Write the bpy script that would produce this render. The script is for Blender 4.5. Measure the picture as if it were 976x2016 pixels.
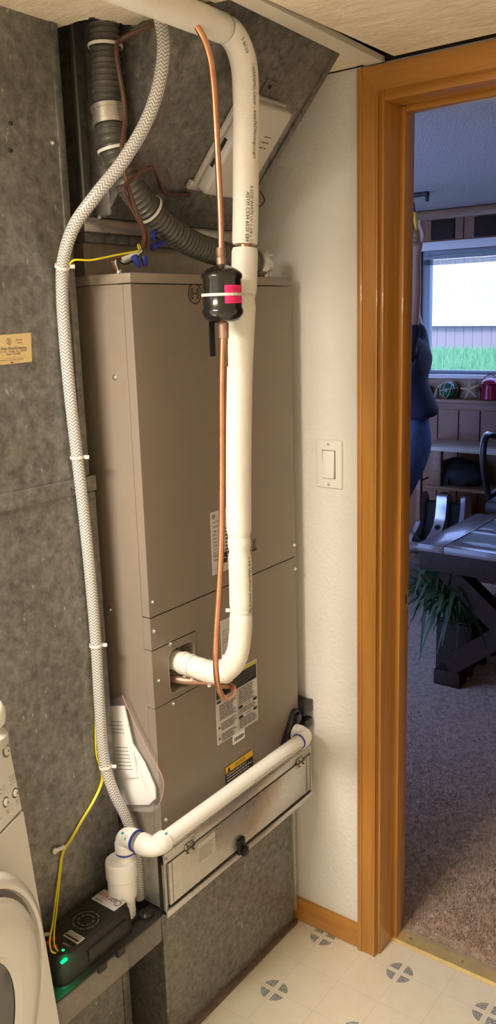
import bpy, bmesh, math, random
from mathutils import Vector, Matrix
random.seed(7)
V = Vector
SC = bpy.context.scene
COL = SC.collection
for _o in list(bpy.data.objects): bpy.data.objects.remove(_o)

# ------------------------------------------------------------------ camera
CAM = V((-1.1461, -1.1106, 1.6231)); YAW, PITCH, ROLL, F = .6453, -.2247, -.0298, 1682.8
FWD = V((math.cos(YAW)*math.cos(PITCH), math.sin(YAW)*math.cos(PITCH), math.sin(PITCH)))
_r = V((math.sin(YAW), -math.cos(YAW), 0)); _u = _r.cross(FWD)
RGT = math.cos(ROLL)*_r + math.sin(ROLL)*_u; UPV = -math.sin(ROLL)*_r + math.cos(ROLL)*_u
cd = bpy.data.cameras.new('camera'); cam = bpy.data.objects.new('camera', cd); COL.objects.link(cam)
cd.sensor_fit = 'VERTICAL'; cd.sensor_height = 24; cd.lens = F/2016*24; cd.clip_start = .02; cd.clip_end = 100
cam.matrix_world = Matrix(((RGT.x, UPV.x, -FWD.x, CAM.x), (RGT.y, UPV.y, -FWD.y, CAM.y), (RGT.z, UPV.z, -FWD.z, CAM.z), (0, 0, 0, 1)))
SC.camera = cam

# ------------------------------------------------------------------ world, exposure
w = bpy.data.worlds.new('sky'); SC.world = w; w.use_nodes = True
bg = w.node_tree.nodes['Background']; bg.inputs[0].default_value = (.30, .45, 1.0, 1); bg.inputs[1].default_value = 5.6
sd = bpy.data.lights.new('sun', 'SUN'); sd.energy = 5.0; sd.angle = .3; sd.color = (.92, .97, 1.)      # hazy sun over the house, falls on lawn and fence
so = bpy.data.objects.new('sun', sd); COL.objects.link(so); so.rotation_euler = V((.62, .25, -.72)).to_track_quat('-Z', 'Y').to_euler()
SC.view_settings.view_transform = 'Standard'; SC.view_settings.look = 'None'
SC.view_settings.exposure = 0; SC.view_settings.gamma = 1; SC.view_settings.use_curve_mapping = False
SC.cycles.use_denoising = True; SC.cycles.max_bounces = 10; SC.cycles.diffuse_bounces = 6
SC.cycles.sample_clamp_indirect = 6

def at(u, v, ax, val):
    """point seen at photograph pixel (u, v) that lies at coordinate val on axis ax"""
    d = FWD + RGT*((u-488)/F) + UPV*((1008-v)/F)
    return CAM + d*((val-CAM[ax])/d[ax])

# ------------------------------------------------------------------ materials
def nmat(name):
    m = bpy.data.materials.new(name); m.use_nodes = True
    return m, m.node_tree, m.node_tree.nodes['Principled BSDF']
def link(nt, a, b): nt.links.new(a, b)
def mth(nt, op, a, b=None, c=None):
    n = nt.nodes.new('ShaderNodeMath'); n.operation = op
    for i, x in enumerate((a, b, c)):
        if x is None: continue
        if isinstance(x, (int, float)): n.inputs[i].default_value = x
        else: link(nt, x, n.inputs[i])
    return n.outputs[0]
def coords(nt, scale=(1, 1, 1), kind='Object'):
    tc = nt.nodes.new('ShaderNodeTexCoord'); mp = nt.nodes.new('ShaderNodeMapping'); mp.inputs['Scale'].default_value = scale
    link(nt, tc.outputs[kind], mp.inputs[0]); return mp.outputs[0]
def noise(nt, co, scale, detail=4, rough=.6):
    n = nt.nodes.new('ShaderNodeTexNoise'); n.inputs['Scale'].default_value = scale; n.inputs['Detail'].default_value = detail
    n.inputs['Roughness'].default_value = rough; link(nt, co, n.inputs[0]); return n.outputs[0]
def ramp(nt, fac, stops):
    n = nt.nodes.new('ShaderNodeValToRGB'); link(nt, fac, n.inputs[0]); e = n.color_ramp.elements
    while len(e) < len(stops): e.new(.5)
    for i, (p, c) in enumerate(stops): e[i].position = p; e[i].color = (*c, 1)
    return n.outputs[0]
def mix(nt, fac, a, b):
    n = nt.nodes.new('ShaderNodeMix'); n.data_type = 'RGBA'
    for k, x in ((0, fac), (6, a), (7, b)):
        if isinstance(x, (int, float)): n.inputs[k].default_value = x
        elif isinstance(x, tuple): n.inputs[k].default_value = (*x, 1)
        else: link(nt, x, n.inputs[k])
    return n.outputs[2]
def bump(nt, bs, h, strength=.3, dist=.002):
    n = nt.nodes.new('ShaderNodeBump'); n.inputs['Strength'].default_value = strength; n.inputs['Distance'].default_value = dist
    link(nt, h, n.inputs['Height']); link(nt, n.outputs[0], bs.inputs['Normal'])
def M(name, col, rough=.5, metal=0., col2=None, nscale=8, bmp=None, sc=(1, 1, 1), coat=0, lo=.35, hi=.65, spec=None):
    m, nt, b = nmat(name); b.inputs['Roughness'].default_value = rough; b.inputs['Metallic'].default_value = metal
    b.inputs['Base Color'].default_value = (*col, 1); b.inputs['Coat Weight'].default_value = coat
    if spec is not None: b.inputs['Specular IOR Level'].default_value = spec
    co = coords(nt, sc)
    if col2: link(nt, ramp(nt, noise(nt, co, nscale), [(lo, col), (hi, col2)]), b.inputs['Base Color'])
    if bmp: bump(nt, b, noise(nt, co, bmp[0], 3), bmp[1], bmp[2] if len(bmp) > 2 else .002)
    return m
def glow(name, col, s):
    m, nt, b = nmat(name); b.inputs['Base Color'].default_value = (*col, 1); b.inputs['Emission Color'].default_value = (*col, 1); b.inputs['Emission Strength'].default_value = s
    return m
def galv(name, dark, light, metal=.45, rough=.42, sp=1.0, scratch=.0):
    m, nt, b = nmat(name); co = coords(nt)
    vo = nt.nodes.new('ShaderNodeTexVoronoi'); vo.inputs['Scale'].default_value = 95*sp; link(nt, co, vo.inputs[0])
    n1 = noise(nt, co, 62*sp, 5, .68); n2 = noise(nt, co, 6, 3)
    bw = nt.nodes.new('ShaderNodeRGBToBW'); link(nt, vo.outputs['Color'], bw.inputs[0])
    f = mth(nt, 'ADD', mth(nt, 'MULTIPLY', bw.outputs[0], .10), mth(nt, 'ADD', mth(nt, 'MULTIPLY', n1, .80), mth(nt, 'MULTIPLY', n2, .20)))
    c = ramp(nt, f, [(.38, dark), (.76, light)])
    if scratch:
        s = noise(nt, coords(nt, (1, 1, .45)), 95, 2, .5); s2 = noise(nt, co, 3.2, 2)
        fac = mth(nt, 'MULTIPLY', mth(nt, 'GREATER_THAN', s, .72), mth(nt, 'MULTIPLY', s2, scratch))
        c = mix(nt, fac, c, (.62, .6, .56))
    link(nt, c, b.inputs['Base Color']); b.inputs['Metallic'].default_value = metal
    link(nt, mth(nt, 'ADD', mth(nt, 'MULTIPLY', n1, .25), rough-.12), b.inputs['Roughness'])
    bump(nt, b, n1, .05 if metal > .6 else .12, .001); return m
def wood(name, a, b2, axis=2, rough=.38, scale=1.0, coat=.25):
    s = [26*scale]*3; s[axis] = 1.6*scale
    m, nt, b = nmat(name); co = coords(nt, tuple(s)); n1 = noise(nt, co, 1.6, 6, .62)
    s2 = [140*scale]*3; s2[axis] = 4*scale; n2 = noise(nt, coords(nt, tuple(s2)), 1., 3)
    f = mth(nt, 'ADD', mth(nt, 'MULTIPLY', n1, .75), mth(nt, 'MULTIPLY', n2, .25))
    link(nt, ramp(nt, f, [(.32, a), (.68, b2)]), b.inputs['Base Color']); b.inputs['Roughness'].default_value = rough; b.inputs['Coat Weight'].default_value = coat
    bump(nt, b, n2, .1, .0008); return m
def clear(name, col=(1, 1, 1), rough=.05, alpha=.3, ior=1.45):
    m, nt, b = nmat(name); b.inputs['Base Color'].default_value = (*col, 1); b.inputs['Roughness'].default_value = rough; b.inputs['Alpha'].default_value = alpha; b.inputs['IOR'].default_value = ior
    return m

MT = {}
MT['wall'] = M('white_wall_paint', (.80, .78, .745), .6, col2=(.77, .75, .715), nscale=3, bmp=(110, .5, .004))
MT['black'] = M('black_plastic', (.012, .012, .013), .32)
MT['matblack'] = M('matte_black', (.012, .011, .010), .7)
MT['ink'] = M('black_ink', (.018, .016, .015), .6)
MT['greyink'] = M('grey_ink', (.11, .105, .10), .6)
MT['redink'] = M('red_ink', (.55, .03, .03), .5)
MT['taupe'] = M('taupe_enamel', (.245, .203, .164), .42, col2=(.232, .193, .156), nscale=30, bmp=(420, .06, .0006))
MT['galv'] = galv('galvanized_steel', (.120, .115, .106), (.325, .315, .295), scratch=1.0)
MT['galv_dark'] = galv('weathered_galvanized_steel', (.10, .096, .088), (.27, .26, .24))
MT['galv_bright'] = galv('bright_galvanized_steel', (.55, .54, .51), (.66, .645, .61), metal=.8, rough=.30, sp=.6)
MT['steel'] = M('zinc_screw', (.72, .70, .66), .28, .9)
MT['oak'] = wood('honey_oak', (.36, .150, .023), (.52, .245, .050), 2)
MT['oak_y'] = wood('honey_oak_crosswise', (.36, .150, .023), (.52, .245, .050), 1)
MT['white_pl'] = M('white_plastic', (.82, .81, .77), .35)
MT['pvc'] = M('white_pvc', (.86, .855, .83), .3)
MT['primer'] = M('blue_purple_primer', (.03, .05, .38), .4)
MT['teal'] = M('teal_cement', (.04, .33, .45), .4)
MT['copper'] = M('copper', (.78, .40, .24), .3, .92, col2=(.60, .28, .16), nscale=30, lo=.3, hi=.8)
MT['solder'] = M('tarnished_copper', (.50, .33, .24), .5, .7, col2=(.35, .22, .17), nscale=60)
MT['drier'] = M('gloss_black_enamel', (.010, .010, .010), .16, coat=.6)
MT['pink'] = M('fluorescent_pink_paper', (.95, .035, .22), .5)
MT['tie'] = M('natural_nylon', (.74, .72, .66), .4)
MT['label'] = M('silver_label', (.60, .58, .56), .45)
MT['paper'] = M('white_paper', (.83, .82, .82), .7, bmp=(25, .3, .004))
MT['yellow'] = M('warning_yellow', (.83, .50, .03), .45)
MT['olive'] = M('label_lime', (.55, .50, .05), .5)
MT['ywire'] = M('yellow_insulation', (.80, .68, .02), .35)
MT['brown'] = M('brown_cable', (.105, .045, .030), .45)
MT['sticker'] = M('aged_cream_paper', (.72, .56, .28), .55, col2=(.66, .50, .24), nscale=30)
MT['conduit'] = M('grey_flexible_conduit', (.085, .080, .070), .42)
MT['blue'] = M('blue_wire_nut', (.015, .03, .26), .35)
MT['beige'] = M('beige_plastic', (.60, .57, .52), .45)
MT['warmmetal'] = galv('warm_lit_galvanized_collar', (.36, .32, .26), (.50, .45, .37), metal=.4, sp=.4)  # galvanized steel with warm lamplight mixed into its colour
MT['washer'] = M('white_enamel', (.80, .79, .76), .25, coat=.3)
MT['chrome'] = M('chrome', (.75, .75, .76), .12, 1)
MT['silver'] = M('silver_plastic', (.62, .63, .66), .22, .55)
MT['brass'] = M('brass_strip', (.66, .51, .22), .42, .55, col2=(.56, .43, .19), nscale=40)
MT['pumpblack'] = M('black_pump_shell', (.016, .0145, .013), .5, bmp=(300, .15, .001))
MT['ceil'] = M('textured_ceiling_board', (.78, .67, .50), .9, col2=(.88, .79, .62), nscale=26, bmp=(38, .9, .006), sc=(1, .55, 1))
MT['ceil_rag'] = MT['ceil']
MT['trimwhite'] = M('white_trim_paint', (.74, .69, .58), .6)
MT['void'] = M('dark_joists_and_gap_shade', (.06, .045, .03), .9)  # deck wood and soil; also paints shade on the wall above the doorway
MT['popcorn'] = M('popcorn_ceiling', (.56, .56, .57), .95, bmp=(140, .9, .006))
MT['pine'] = wood('pine_paneling', (.17, .065, .022), (.27, .112, .042), 2, .5, coat=.1)
MT['pine_y'] = wood('pine_board', (.20, .10, .05), (.34, .19, .10), 1, .5, coat=.1)
MT['pale'] = wood('pale_shelf_board', (.55, .50, .44), (.68, .63, .57), 1, .28)
MT['darkwood'] = wood('dark_walnut', (.018, .010, .007), (.038, .020, .013), 0, .65, coat=0)
MT['darkwood'].node_tree.nodes['Principled BSDF'].inputs['Specular IOR Level'].default_value = .2
MT['greywood'] = wood('grey_washed_board', (.15, .13, .13), (.22, .195, .19), 1, .24)
MT['greywood_x'] = wood('grey_washed_end_board', (.15, .13, .13), (.22, .195, .19), 0, .24)
MT['charwood'] = wood('charcoal_board', (.05, .045, .045), (.10, .09, .09), 1, .5)
MT['leaf'] = M('dark_green_leaf', (.013, .038, .009), .55, col2=(.028, .070, .014), nscale=14)
MT['skin'] = M('skin', (.52, .31, .23), .5)
MT['navy'] = M('navy_knit', (.018, .020, .055), .85, bmp=(300, .2, .001))
MT['denim'] = M('blue_denim', (.07, .13, .30), .85, col2=(.11, .20, .42), nscale=20, bmp=(350, .3, .001))
MT['hair'] = M('brown_hair', (.045, .028, .018), .6)
MT['shoe'] = M('dark_shoe', (.03, .03, .032), .6)
MT['fence'] = wood('weathered_fence', (.60, .52, .50), (.84, .78, .76), 2, .8, coat=0)
MT['grass'] = M('lawn_blades', (.10, .30, .12), .7, col2=(.16, .38, .15), nscale=5)
MT['soil'] = M('lawn_ground', (.10, .22, .10), .9)
MT['rope'] = M('net_rope', (.50, .43, .33), .8)
MT['greenglass'] = M('green_glass', (.005, .11, .055), .06, coat=.5)
MT['silverglass'] = M('smoky_glass', (.20, .20, .24), .1, .4)
MT['redglaze'] = M('red_glaze', (.33, .012, .06), .22, coat=.5)
MT['star'] = M('dried_starfish', (.62, .44, .29), .8, bmp=(160, .6, .003))
MT['rubber'] = M('dark_rubber', (.02, .02, .022), .6)
MT['bagcloth'] = M('black_nylon', (.010, .010, .016), .7)
MT['film'] = clear('plastic_film', (.92, .90, .90), .18, .10)
MT['tank'] = clear('smoked_clear_plastic', (.46, .42, .37), .12, .36)
MT['pane'] = clear('window_glass', (.9, .95, 1), .02, .06)
MT['darkglass'] = M('dark_door_glass', (.05, .048, .045), .08, coat=.4)
MT['gasket'] = M('grey_gasket', (.17, .155, .14), .5)
MT['screen'] = M('smoke_panel', (.025, .012, .012), .25)

def hose_mat():
    m, nt, b = nmat('braided_clear_vinyl'); uv = nt.nodes.new('ShaderNodeUVMap'); sp = nt.nodes.new('ShaderNodeSeparateXYZ'); link(nt, uv.outputs[0], sp.inputs[0])
    u, v = sp.outputs[0], sp.outputs[1]          # u: 0..1 around, v: metres along
    k = mth(nt, 'MULTIPLY', u, 12.); l = mth(nt, 'MULTIPLY', v, 170.)
    z = mth(nt, 'PINGPONG', k, 1.); t = mth(nt, 'FRACT', mth(nt, 'ADD', l, mth(nt, 'MULTIPLY', z, .9)))
    ln = mth(nt, 'LESS_THAN', t, .42)
    link(nt, mix(nt, ln, (.29, .28, .27), (.72, .705, .69)), b.inputs['Base Color']); b.inputs['Roughness'].default_value = .16
    b.inputs['Coat Weight'].default_value = .4; return m
MT['hose'] = hose_mat()
def foam_mat():
    m, nt, b = nmat('white_foam_insulation'); uv = nt.nodes.new('ShaderNodeUVMap'); sp = nt.nodes.new('ShaderNodeSeparateXYZ'); link(nt, uv.outputs[0], sp.inputs[0])
    a = mth(nt, 'PINGPONG', mth(nt, 'MULTIPLY', sp.outputs[1], 520.), 1.); c = mth(nt, 'PINGPONG', mth(nt, 'MULTIPLY', sp.outputs[0], 76.), 1.)
    h = mth(nt, 'ADD', mth(nt, 'MULTIPLY', a, .7), mth(nt, 'MULTIPLY', c, .5)); bump(nt, b, h, .35, .0009)
    n = noise(nt, coords(nt), 7, 3); link(nt, ramp(nt, n, [(.3, (.80, .775, .70)), (.7, (.86, .84, .775))]), b.inputs['Base Color']); b.inputs['Roughness'].default_value = .55
    return m
MT['foam'] = foam_mat()
def vinyl_mat():
    m, nt, b = nmat('sheet_vinyl'); sp = nt.nodes.new('ShaderNodeSeparateXYZ'); link(nt, coords(nt), sp.inputs[0])
    P = .2271; mx, my = .5327, -.0544
    def cell(o, off, per):
        t = mth(nt, 'SUBTRACT', mth(nt, 'DIVIDE', o, per), off/per); f = mth(nt, 'FRACT', mth(nt, 'ADD', t, 1000.5))
        return mth(nt, 'MULTIPLY', mth(nt, 'SUBTRACT', f, .5), per)
    ax, ay = cell(sp.outputs[0], mx, P), cell(sp.outputs[1], my, P); hx, hy = cell(sp.outputs[0], mx, P/2), cell(sp.outputs[1], my, P/2)
    aax, aay = mth(nt, 'ABSOLUTE', ax), mth(nt, 'ABSOLUTE', ay)
    r = mth(nt, 'SQRT', mth(nt, 'ADD', mth(nt, 'MULTIPLY', ax, ax), mth(nt, 'MULTIPLY', ay, ay)))
    ln = mth(nt, 'LESS_THAN', mth(nt, 'MINIMUM', mth(nt, 'ABSOLUTE', hx), mth(nt, 'ABSOLUTE', hy)), .0011)
    mn = mth(nt, 'MINIMUM', aax, aay)
    pet = mth(nt, 'MULTIPLY', mth(nt, 'LESS_THAN', r, .033), mth(nt, 'GREATER_THAN', mn, .0062))
    ns = noise(nt, coords(nt), 26, 3); fine = noise(nt, coords(nt), 260, 2)
    swirl = mth(nt, 'GREATER_THAN', mth(nt, 'SINE', mth(nt, 'ADD', mth(nt, 'MULTIPLY', r, 900.), mth(nt, 'MULTIPLY', fine, 14.))), .25)
    base = ramp(nt, ns, [(.3, (.70, .645, .515)), (.7, (.745, .69, .56))])
    base = mix(nt, mth(nt, 'MULTIPLY', ln, .32), base, (.46, .44, .40))
    petc = mix(nt, swirl, (.17, .19, .19), (.46, .46, .42))
    link(nt, mix(nt, pet, base, petc), b.inputs['Base Color']); b.inputs['Roughness'].default_value = .38
    bump(nt, b, noise(nt, coords(nt), 60, 2), .05, .001); return m
MT['vinyl'] = vinyl_mat()
def carpet_mat():
    m, nt, b = nmat('taupe_carpet'); co = coords(nt); n = noise(nt, co, 55, 5, .7); n2 = noise(nt, co, 240, 2)
    link(nt, ramp(nt, n, [(.3, (.30, .21, .155)), (.55, (.52, .395, .305)), (.75, (.64, .50, .40))]), b.inputs['Base Color']); b.inputs['Roughness'].default_value = .95
    bump(nt, b, mth(nt, 'ADD', n, mth(nt, 'MULTIPLY', n2, .5)), .8, .012); return m
MT['carpet'] = carpet_mat()

# ------------------------------------------------------------------ mesh builder
class MB:
    def __init__(s): s.bm = bmesh.new(); s.uv = s.bm.loops.layers.uv.new('UVMap')
    def add(s, verts, faces):
        vs = [s.bm.verts.new(v) for v in verts]; out = []
        for f in faces:
            try: out.append(s.bm.faces.new([vs[i] for i in f]))
            except ValueError: pass
        return vs, out
    def box(s, x0, x1, y0, y1, z0, z1, bev=0., seg=2, mtx=None):
        t = bmesh.new(); bmesh.ops.create_cube(t, size=1)
        for v in t.verts: v.co = V(((x0+x1)/2+v.co.x*(x1-x0), (y0+y1)/2+v.co.y*(y1-y0), (z0+z1)/2+v.co.z*(z1-z0)))
        if bev: bmesh.ops.bevel(t, geom=list(t.edges), offset=bev, segments=seg, affect='EDGES', profile=.5)
        if mtx: t.transform(mtx)
        s.merge(t); return s
    def merge(s, t):
        t.verts.index_update(); s.add([v.co.copy() for v in t.verts], [[v.index for v in f.verts] for f in t.faces]); t.free()
    def poly(s, pts, ext):
        """planar polygon pts extruded by vector ext"""
        ext = V(ext); n = len(pts); a = [V(p) for p in pts]; b = [p+ext for p in a]
        fs = [list(range(n))[::-1], list(range(n, 2*n))]+[[i, (i+1) % n, n+(i+1) % n, n+i] for i in range(n)]
        s.add(a+b, fs); return s
    def quad(s, a, b, c, d): s.add([V(a), V(b), V(c), V(d)], [[0, 1, 2, 3]]); return s
    def tube(s, pts, r, seg=12, caps=True):
        pts = [V(p) for p in pts]; n = len(pts); rs = list(r) if hasattr(r, '__len__') else [r]*n
        ts = [(pts[min(i+1, n-1)]-pts[max(i-1, 0)]).normalized() for i in range(n)]
        nrm = ts[0].orthogonal().normalized()
        if abs(ts[0].z) > .5: nrm = (V((1, 0, 0))-ts[0]*ts[0].x).normalized()
        rings = []; L = 0; Ls = []
        for i in range(n):
            if i: L += (pts[i]-pts[i-1]).length; nrm = (nrm-ts[i]*nrm.dot(ts[i])).normalized()
            Ls.append(L); bn = ts[i].cross(nrm)
            rings.append([s.bm.verts.new(pts[i]+(nrm*math.cos(2*math.pi*k/seg)+bn*math.sin(2*math.pi*k/seg))*rs[i]) for k in range(seg)])
        for i in range(n-1):
            for k in range(seg):
                f = s.bm.faces.new((rings[i][k], rings[i][(k+1) % seg], rings[i+1][(k+1) % seg], rings[i+1][k]))
                for lp, (uu, vv) in zip(f.loops, ((k/seg, Ls[i]), ((k+1)/seg, Ls[i]), ((k+1)/seg, Ls[i+1]), (k/seg, Ls[i+1]))): lp[s.uv].uv = (uu, vv)
        if caps:
            s.bm.faces.new(rings[0][::-1]); s.bm.faces.new(rings[-1])
        return s
    def lathe(s, prof, org=(0, 0, 0), axis=(0, 0, 1), seg=20, caps=True):
        """prof: list of (radius, height along axis)"""
        q = V((0, 0, 1)).rotation_difference(V(axis)); o = V(org); rings = []
        for r, h in prof:
            if r < 1e-6: rings.append([s.bm.verts.new(o+q@V((0, 0, h)))])
            else: rings.append([s.bm.verts.new(o+q@V((r*math.cos(2*math.pi*k/seg), r*math.sin(2*math.pi*k/seg), h))) for k in range(seg)])
        for a, b in zip(rings, rings[1:]):
            for k in range(seg):
                k2 = (k+1) % seg
                q4 = [a[k % len(a)], a[k2 % len(a)], b[k2 % len(b)], b[k % len(b)]]
                u = []
                for v in q4:
                    if v not in u: u.append(v)
                if len(u) > 2:
                    try: s.bm.faces.new(u)
                    except ValueError: pass
        if caps and len(rings[0]) > 1: s.bm.faces.new(rings[0][::-1])
        if caps and len(rings[-1]) > 1: s.bm.faces.new(rings[-1])
        return s
    def xf(s, m): s.bm.transform(m); return s
    def build(s, name, mat, parent=None, smooth=True, ang=38, label=None, loc=None, keep=False):
        bmesh.ops.recalc_face_normals(s.bm, faces=list(s.bm.faces))
        if parent is not None: off = wloc(parent)
        elif keep: off = V((0, 0, 0))
        elif loc is not None: off = V(loc)
        else:
            xs = [v.co for v in s.bm.verts]; mnv = [min(c[i] for c in xs) for i in range(3)]; mxv = [max(c[i] for c in xs) for i in range(3)]
            off = V(((mnv[0]+mxv[0])/2, (mnv[1]+mxv[1])/2, mnv[2]))
        for v in s.bm.verts: v.co -= off
        me = bpy.data.meshes.new(name); s.bm.to_mesh(me); s.bm.free()
        if smooth:
            me.polygons.foreach_set('use_smooth', [True]*len(me.polygons)); me.set_sharp_from_angle(angle=math.radians(ang))
        me.materials.append(MT[mat] if isinstance(mat, str) else mat)
        o = bpy.data.objects.new(name, me); COL.objects.link(o)
        if parent is not None: o.parent = parent
        else: o.location = off
        if label: o['label'] = label
        return o
def wloc(o):
    p = V(o.location)
    while o.parent: o = o.parent; p += V(o.location)
    return p
def thing(name, label, cat, loc=(0, 0, 0), group=None):
    o = bpy.data.objects.new(name, None); COL.objects.link(o); o.location = loc; o.empty_display_size = .05
    o['label'] = label; o['category'] = cat
    if group: o['group'] = group
    return o
def tag(o, label, cat, group=None, kind=None):
    o['label'] = label; o['category'] = cat
    if group: o['group'] = group
    if kind: o['kind'] = kind
    return o
def struct(o, label=None, cat=None):
    o['kind'] = 'structure'
    if label: o['label'] = label
    if cat: o['category'] = cat
    return o
def spl(pts, n=8):
    pts = [V(p) for p in pts]; out = []
    P = [pts[0]*2-pts[1]]+pts+[pts[-1]*2-pts[-2]]
    for i in range(1, len(P)-2):
        a, b, c, d = P[i-1], P[i], P[i+1], P[i+2]
        for k in range(n):
            t = k/n; out.append(.5*((2*b)+(c-a)*t+(2*a-5*b+4*c-d)*t*t+(3*b-a-3*c+d)*t**3))
    out.append(pts[-1]); return out
_tc = {}
def text_geo(s, bold=False):
    if s not in _tc:
        cu = bpy.data.curves.new('t', 'FONT'); cu.body = s; cu.resolution_u = 2; o = bpy.data.objects.new('t', cu)
        me = o.to_mesh(); vs = [v.co.copy() for v in me.vertices]; fs = [list(p.vertices) for p in me.polygons]; o.to_mesh_clear()
        bpy.data.objects.remove(o); bpy.data.curves.remove(cu); _tc[s] = (vs, fs)
    return _tc[s]
def put_text(mb, s, org, right, up, height, width=None, lift=.0004):
    vs, fs = text_geo(s)
    if not vs: return
    x0 = min(v.x for v in vs); x1 = max(v.x for v in vs); y0 = 0; y1 = max(v.y for v in vs)
    k = height/max(y1, .01); kx = width/(x1-x0) if width else k; r, u = V(right), V(up); nn = r.cross(u)*lift; o = V(org)
    mb.add([o+r*((v.x-x0)*kx)+u*(v.y*k)+nn for v in vs], fs)
def bars(mb, org, right, up, w, h, n, rnd, thick=.45, lift=.0004, full=.75):
    """n rows of broken print lines filling w x h, from the top down"""
    r, u = V(right), V(up); nn = r.cross(u)*lift; o = V(org)
    for i in range(n):
        y = h-(i+.8)*h/n; x = 0.; end = w*(rnd.uniform(full, 1.))
        while x < end-.002:
            l = min(rnd.uniform(.006, .018), end-x); a = o+r*x+u*y+nn; t = u*(h/n*thick)
            mb.quad(a, a+r*l, a+r*l+t, a+t); x += l+.0016
def rect(mb, org, right, up, x0, x1, y0, y1, lift=.0004):
    r, u = V(right), V(up); o = V(org)+r.cross(u)*lift
    mb.quad(o+r*x0+u*y0, o+r*x1+u*y0, o+r*x1+u*y1, o+r*x0+u*y1)
XR, ZU = V((1, 0, 0)), V((0, 0, 1))
def screw(parent, p, n, r=.0045, mat='steel', name='screw'):
    m = MB(); m.lathe([(r*1.25, 0), (r*1.25, .0008), (r*.8, .0010), (r*.78, .0035), (r*.6, .0045), (0, .0046)], p, n, 10)
    q = V((0, 0, 1)).rotation_difference(V(n)); a = q@V((1, 0, 0)); o = V(p)+V(n)*.0048
    return m.build(name, mat, parent)
def tie_ring(parent, c, axis, r, w=.0045, th=.0014, tail=None, name='cable_tie', head=None):
    m = MB(); m.lathe([(r, -w/2), (r+th, -w/2), (r+th, w/2), (r, w/2), (r, -w/2)], c, axis, 20, False)
    if tail:
        d = V(tail).normalized(); p = V(c)+d*(r+.002); m.tube([p-V((0, 0, .0)), p+d*.008], .0038, 8)
    return m.build(name, 'tie', parent)

# ================================================================== laundry room shell
XW = .5595; FW, FT, FB = .5145, 1.7059, .563      # wall plane, furnace width, top and bottom
ZC = 2.12                                        # ceiling board underside
def lamp_fixture():
    t = thing('ceiling_light', 'flat rectangular ceiling light fixture above the washer', 'lamp', (-1.25, -.06, ZC-.045))
    MB().box(-1.47, -1.03, -.36, .24, ZC-.03, ZC, .006).build('housing', 'white_pl', t)
    MB().box(-1.45, -1.05, -.34, .22, ZC-.045, ZC-.031, .004).build('diffuser', glow('lit_diffuser', (1., .84, .64), 2.5), t)
    ld = bpy.data.lights.new('ceiling_light_glow', 'AREA'); ld.shape = 'RECTANGLE'; ld.size = .36; ld.size_y = .52; ld.energy = 66; ld.color = (1., .885, .74)
    lo = bpy.data.objects.new('ceiling_light_glow', ld); COL.objects.link(lo); lo.parent = t; lo.location = (0, 0, -.006)
lamp_fixture()

struct(MB().box(-2.6, .70, -2.6, .80, -.06, 0).build('floor', 'vinyl', keep=True), 'cream sheet vinyl floor with grey four-petal medallions', 'floor')
struct(MB().box(-2.6, XW+.13, .80, .92, 0, 2.5).build('wall_back', 'wall', keep=True), 'white wall behind the air handler', 'wall')
struct(MB().box(-2.72, -2.6, -2.6, .92, 0, 2.5).build('wall_left', 'wall', keep=True), 'white laundry room wall past the washer', 'wall')
struct(MB().box(-2.6, .70, -2.72, -2.6, 0, 2.5).build('wall_front', 'wall', keep=True), 'white laundry room wall behind the viewer', 'wall')
OPN0, OPN1, OPZ = -.192, -.99, 2.085             # rough opening of the doorway
m = MB(); m.box(XW, XW+.136, OPN0, .80, 0, 2.122); m.box(XW, XW+.136, -2.6, OPN1, 0, 2.5); m.box(XW, XW+.136, OPN1, OPN0, OPZ, 2.122)
struct(m.build('wall_right', 'wall', keep=True), 'white painted wall with light switch and doorway', 'wall')
struct(MB().box(XW+.01, XW+.136, OPN1, .80, 2.1222, 2.5).build('wall_right_gap_shade', 'void', keep=True), 'wall above the doorway, painted dark for shade in the ceiling gap', 'wall')  # wall top coloured near black to stand for the gap's shade
# ceiling board with a torn cut-out round the ducts
rag = [(.53, -2.6), (.53, -.246), (.09, -.236), (.066, -.19), (.058, -.12)]
edge = [(.052, -.06), (.05, .012), (.02, .022), (-.022, .030), (-.024, .075), (-.028, .122), (-.075, .150), (-.118, .158), (-.20, .172), (-.36, .178)]
rr = random.Random(3)
for (a, b), (c, d) in zip(edge, edge[1:]):
    for k in range(6):
        t = k/6; rag.append((a+(c-a)*t+rr.uniform(-.004, .004), b+(d-b)*t+rr.uniform(-.004, .004)))
rag += [(-.36, .178), (-.42, .80), (-2.6, .80), (-2.6, -2.6)]
struct(MB().poly([(x, y, ZC) for x, y in rag], (0, 0, .018)).build('ceiling', 'ceil', keep=True, smooth=False), 'warm textured ceiling board with a torn edge by the ducts', 'ceiling')
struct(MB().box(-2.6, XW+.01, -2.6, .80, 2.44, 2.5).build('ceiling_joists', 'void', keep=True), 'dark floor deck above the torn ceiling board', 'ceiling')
m = MB(); m.poly([(.02, -.231, ZC-.001), (.556, -.212, ZC-.001), (.556, -.170, ZC-.001), (.02, -.195, ZC-.001)], (0, 0, .012))
struct(m.build('trim_ceiling', 'trimwhite', keep=True), 'white strip along the ceiling board edge beside the duct', 'trim')
m = MB(); m.poly([(.452, -.168, ZC+.003), (XW-.006, -.164, ZC+.003), (XW-.006, .30, ZC+.003), (.452, .30, ZC+.003)], (0, 0, .012))
struct(m.build('ceiling_patch', 'ceil', keep=True, smooth=False), 'small ceiling board patch between the duct and the wall', 'ceiling')

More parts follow.
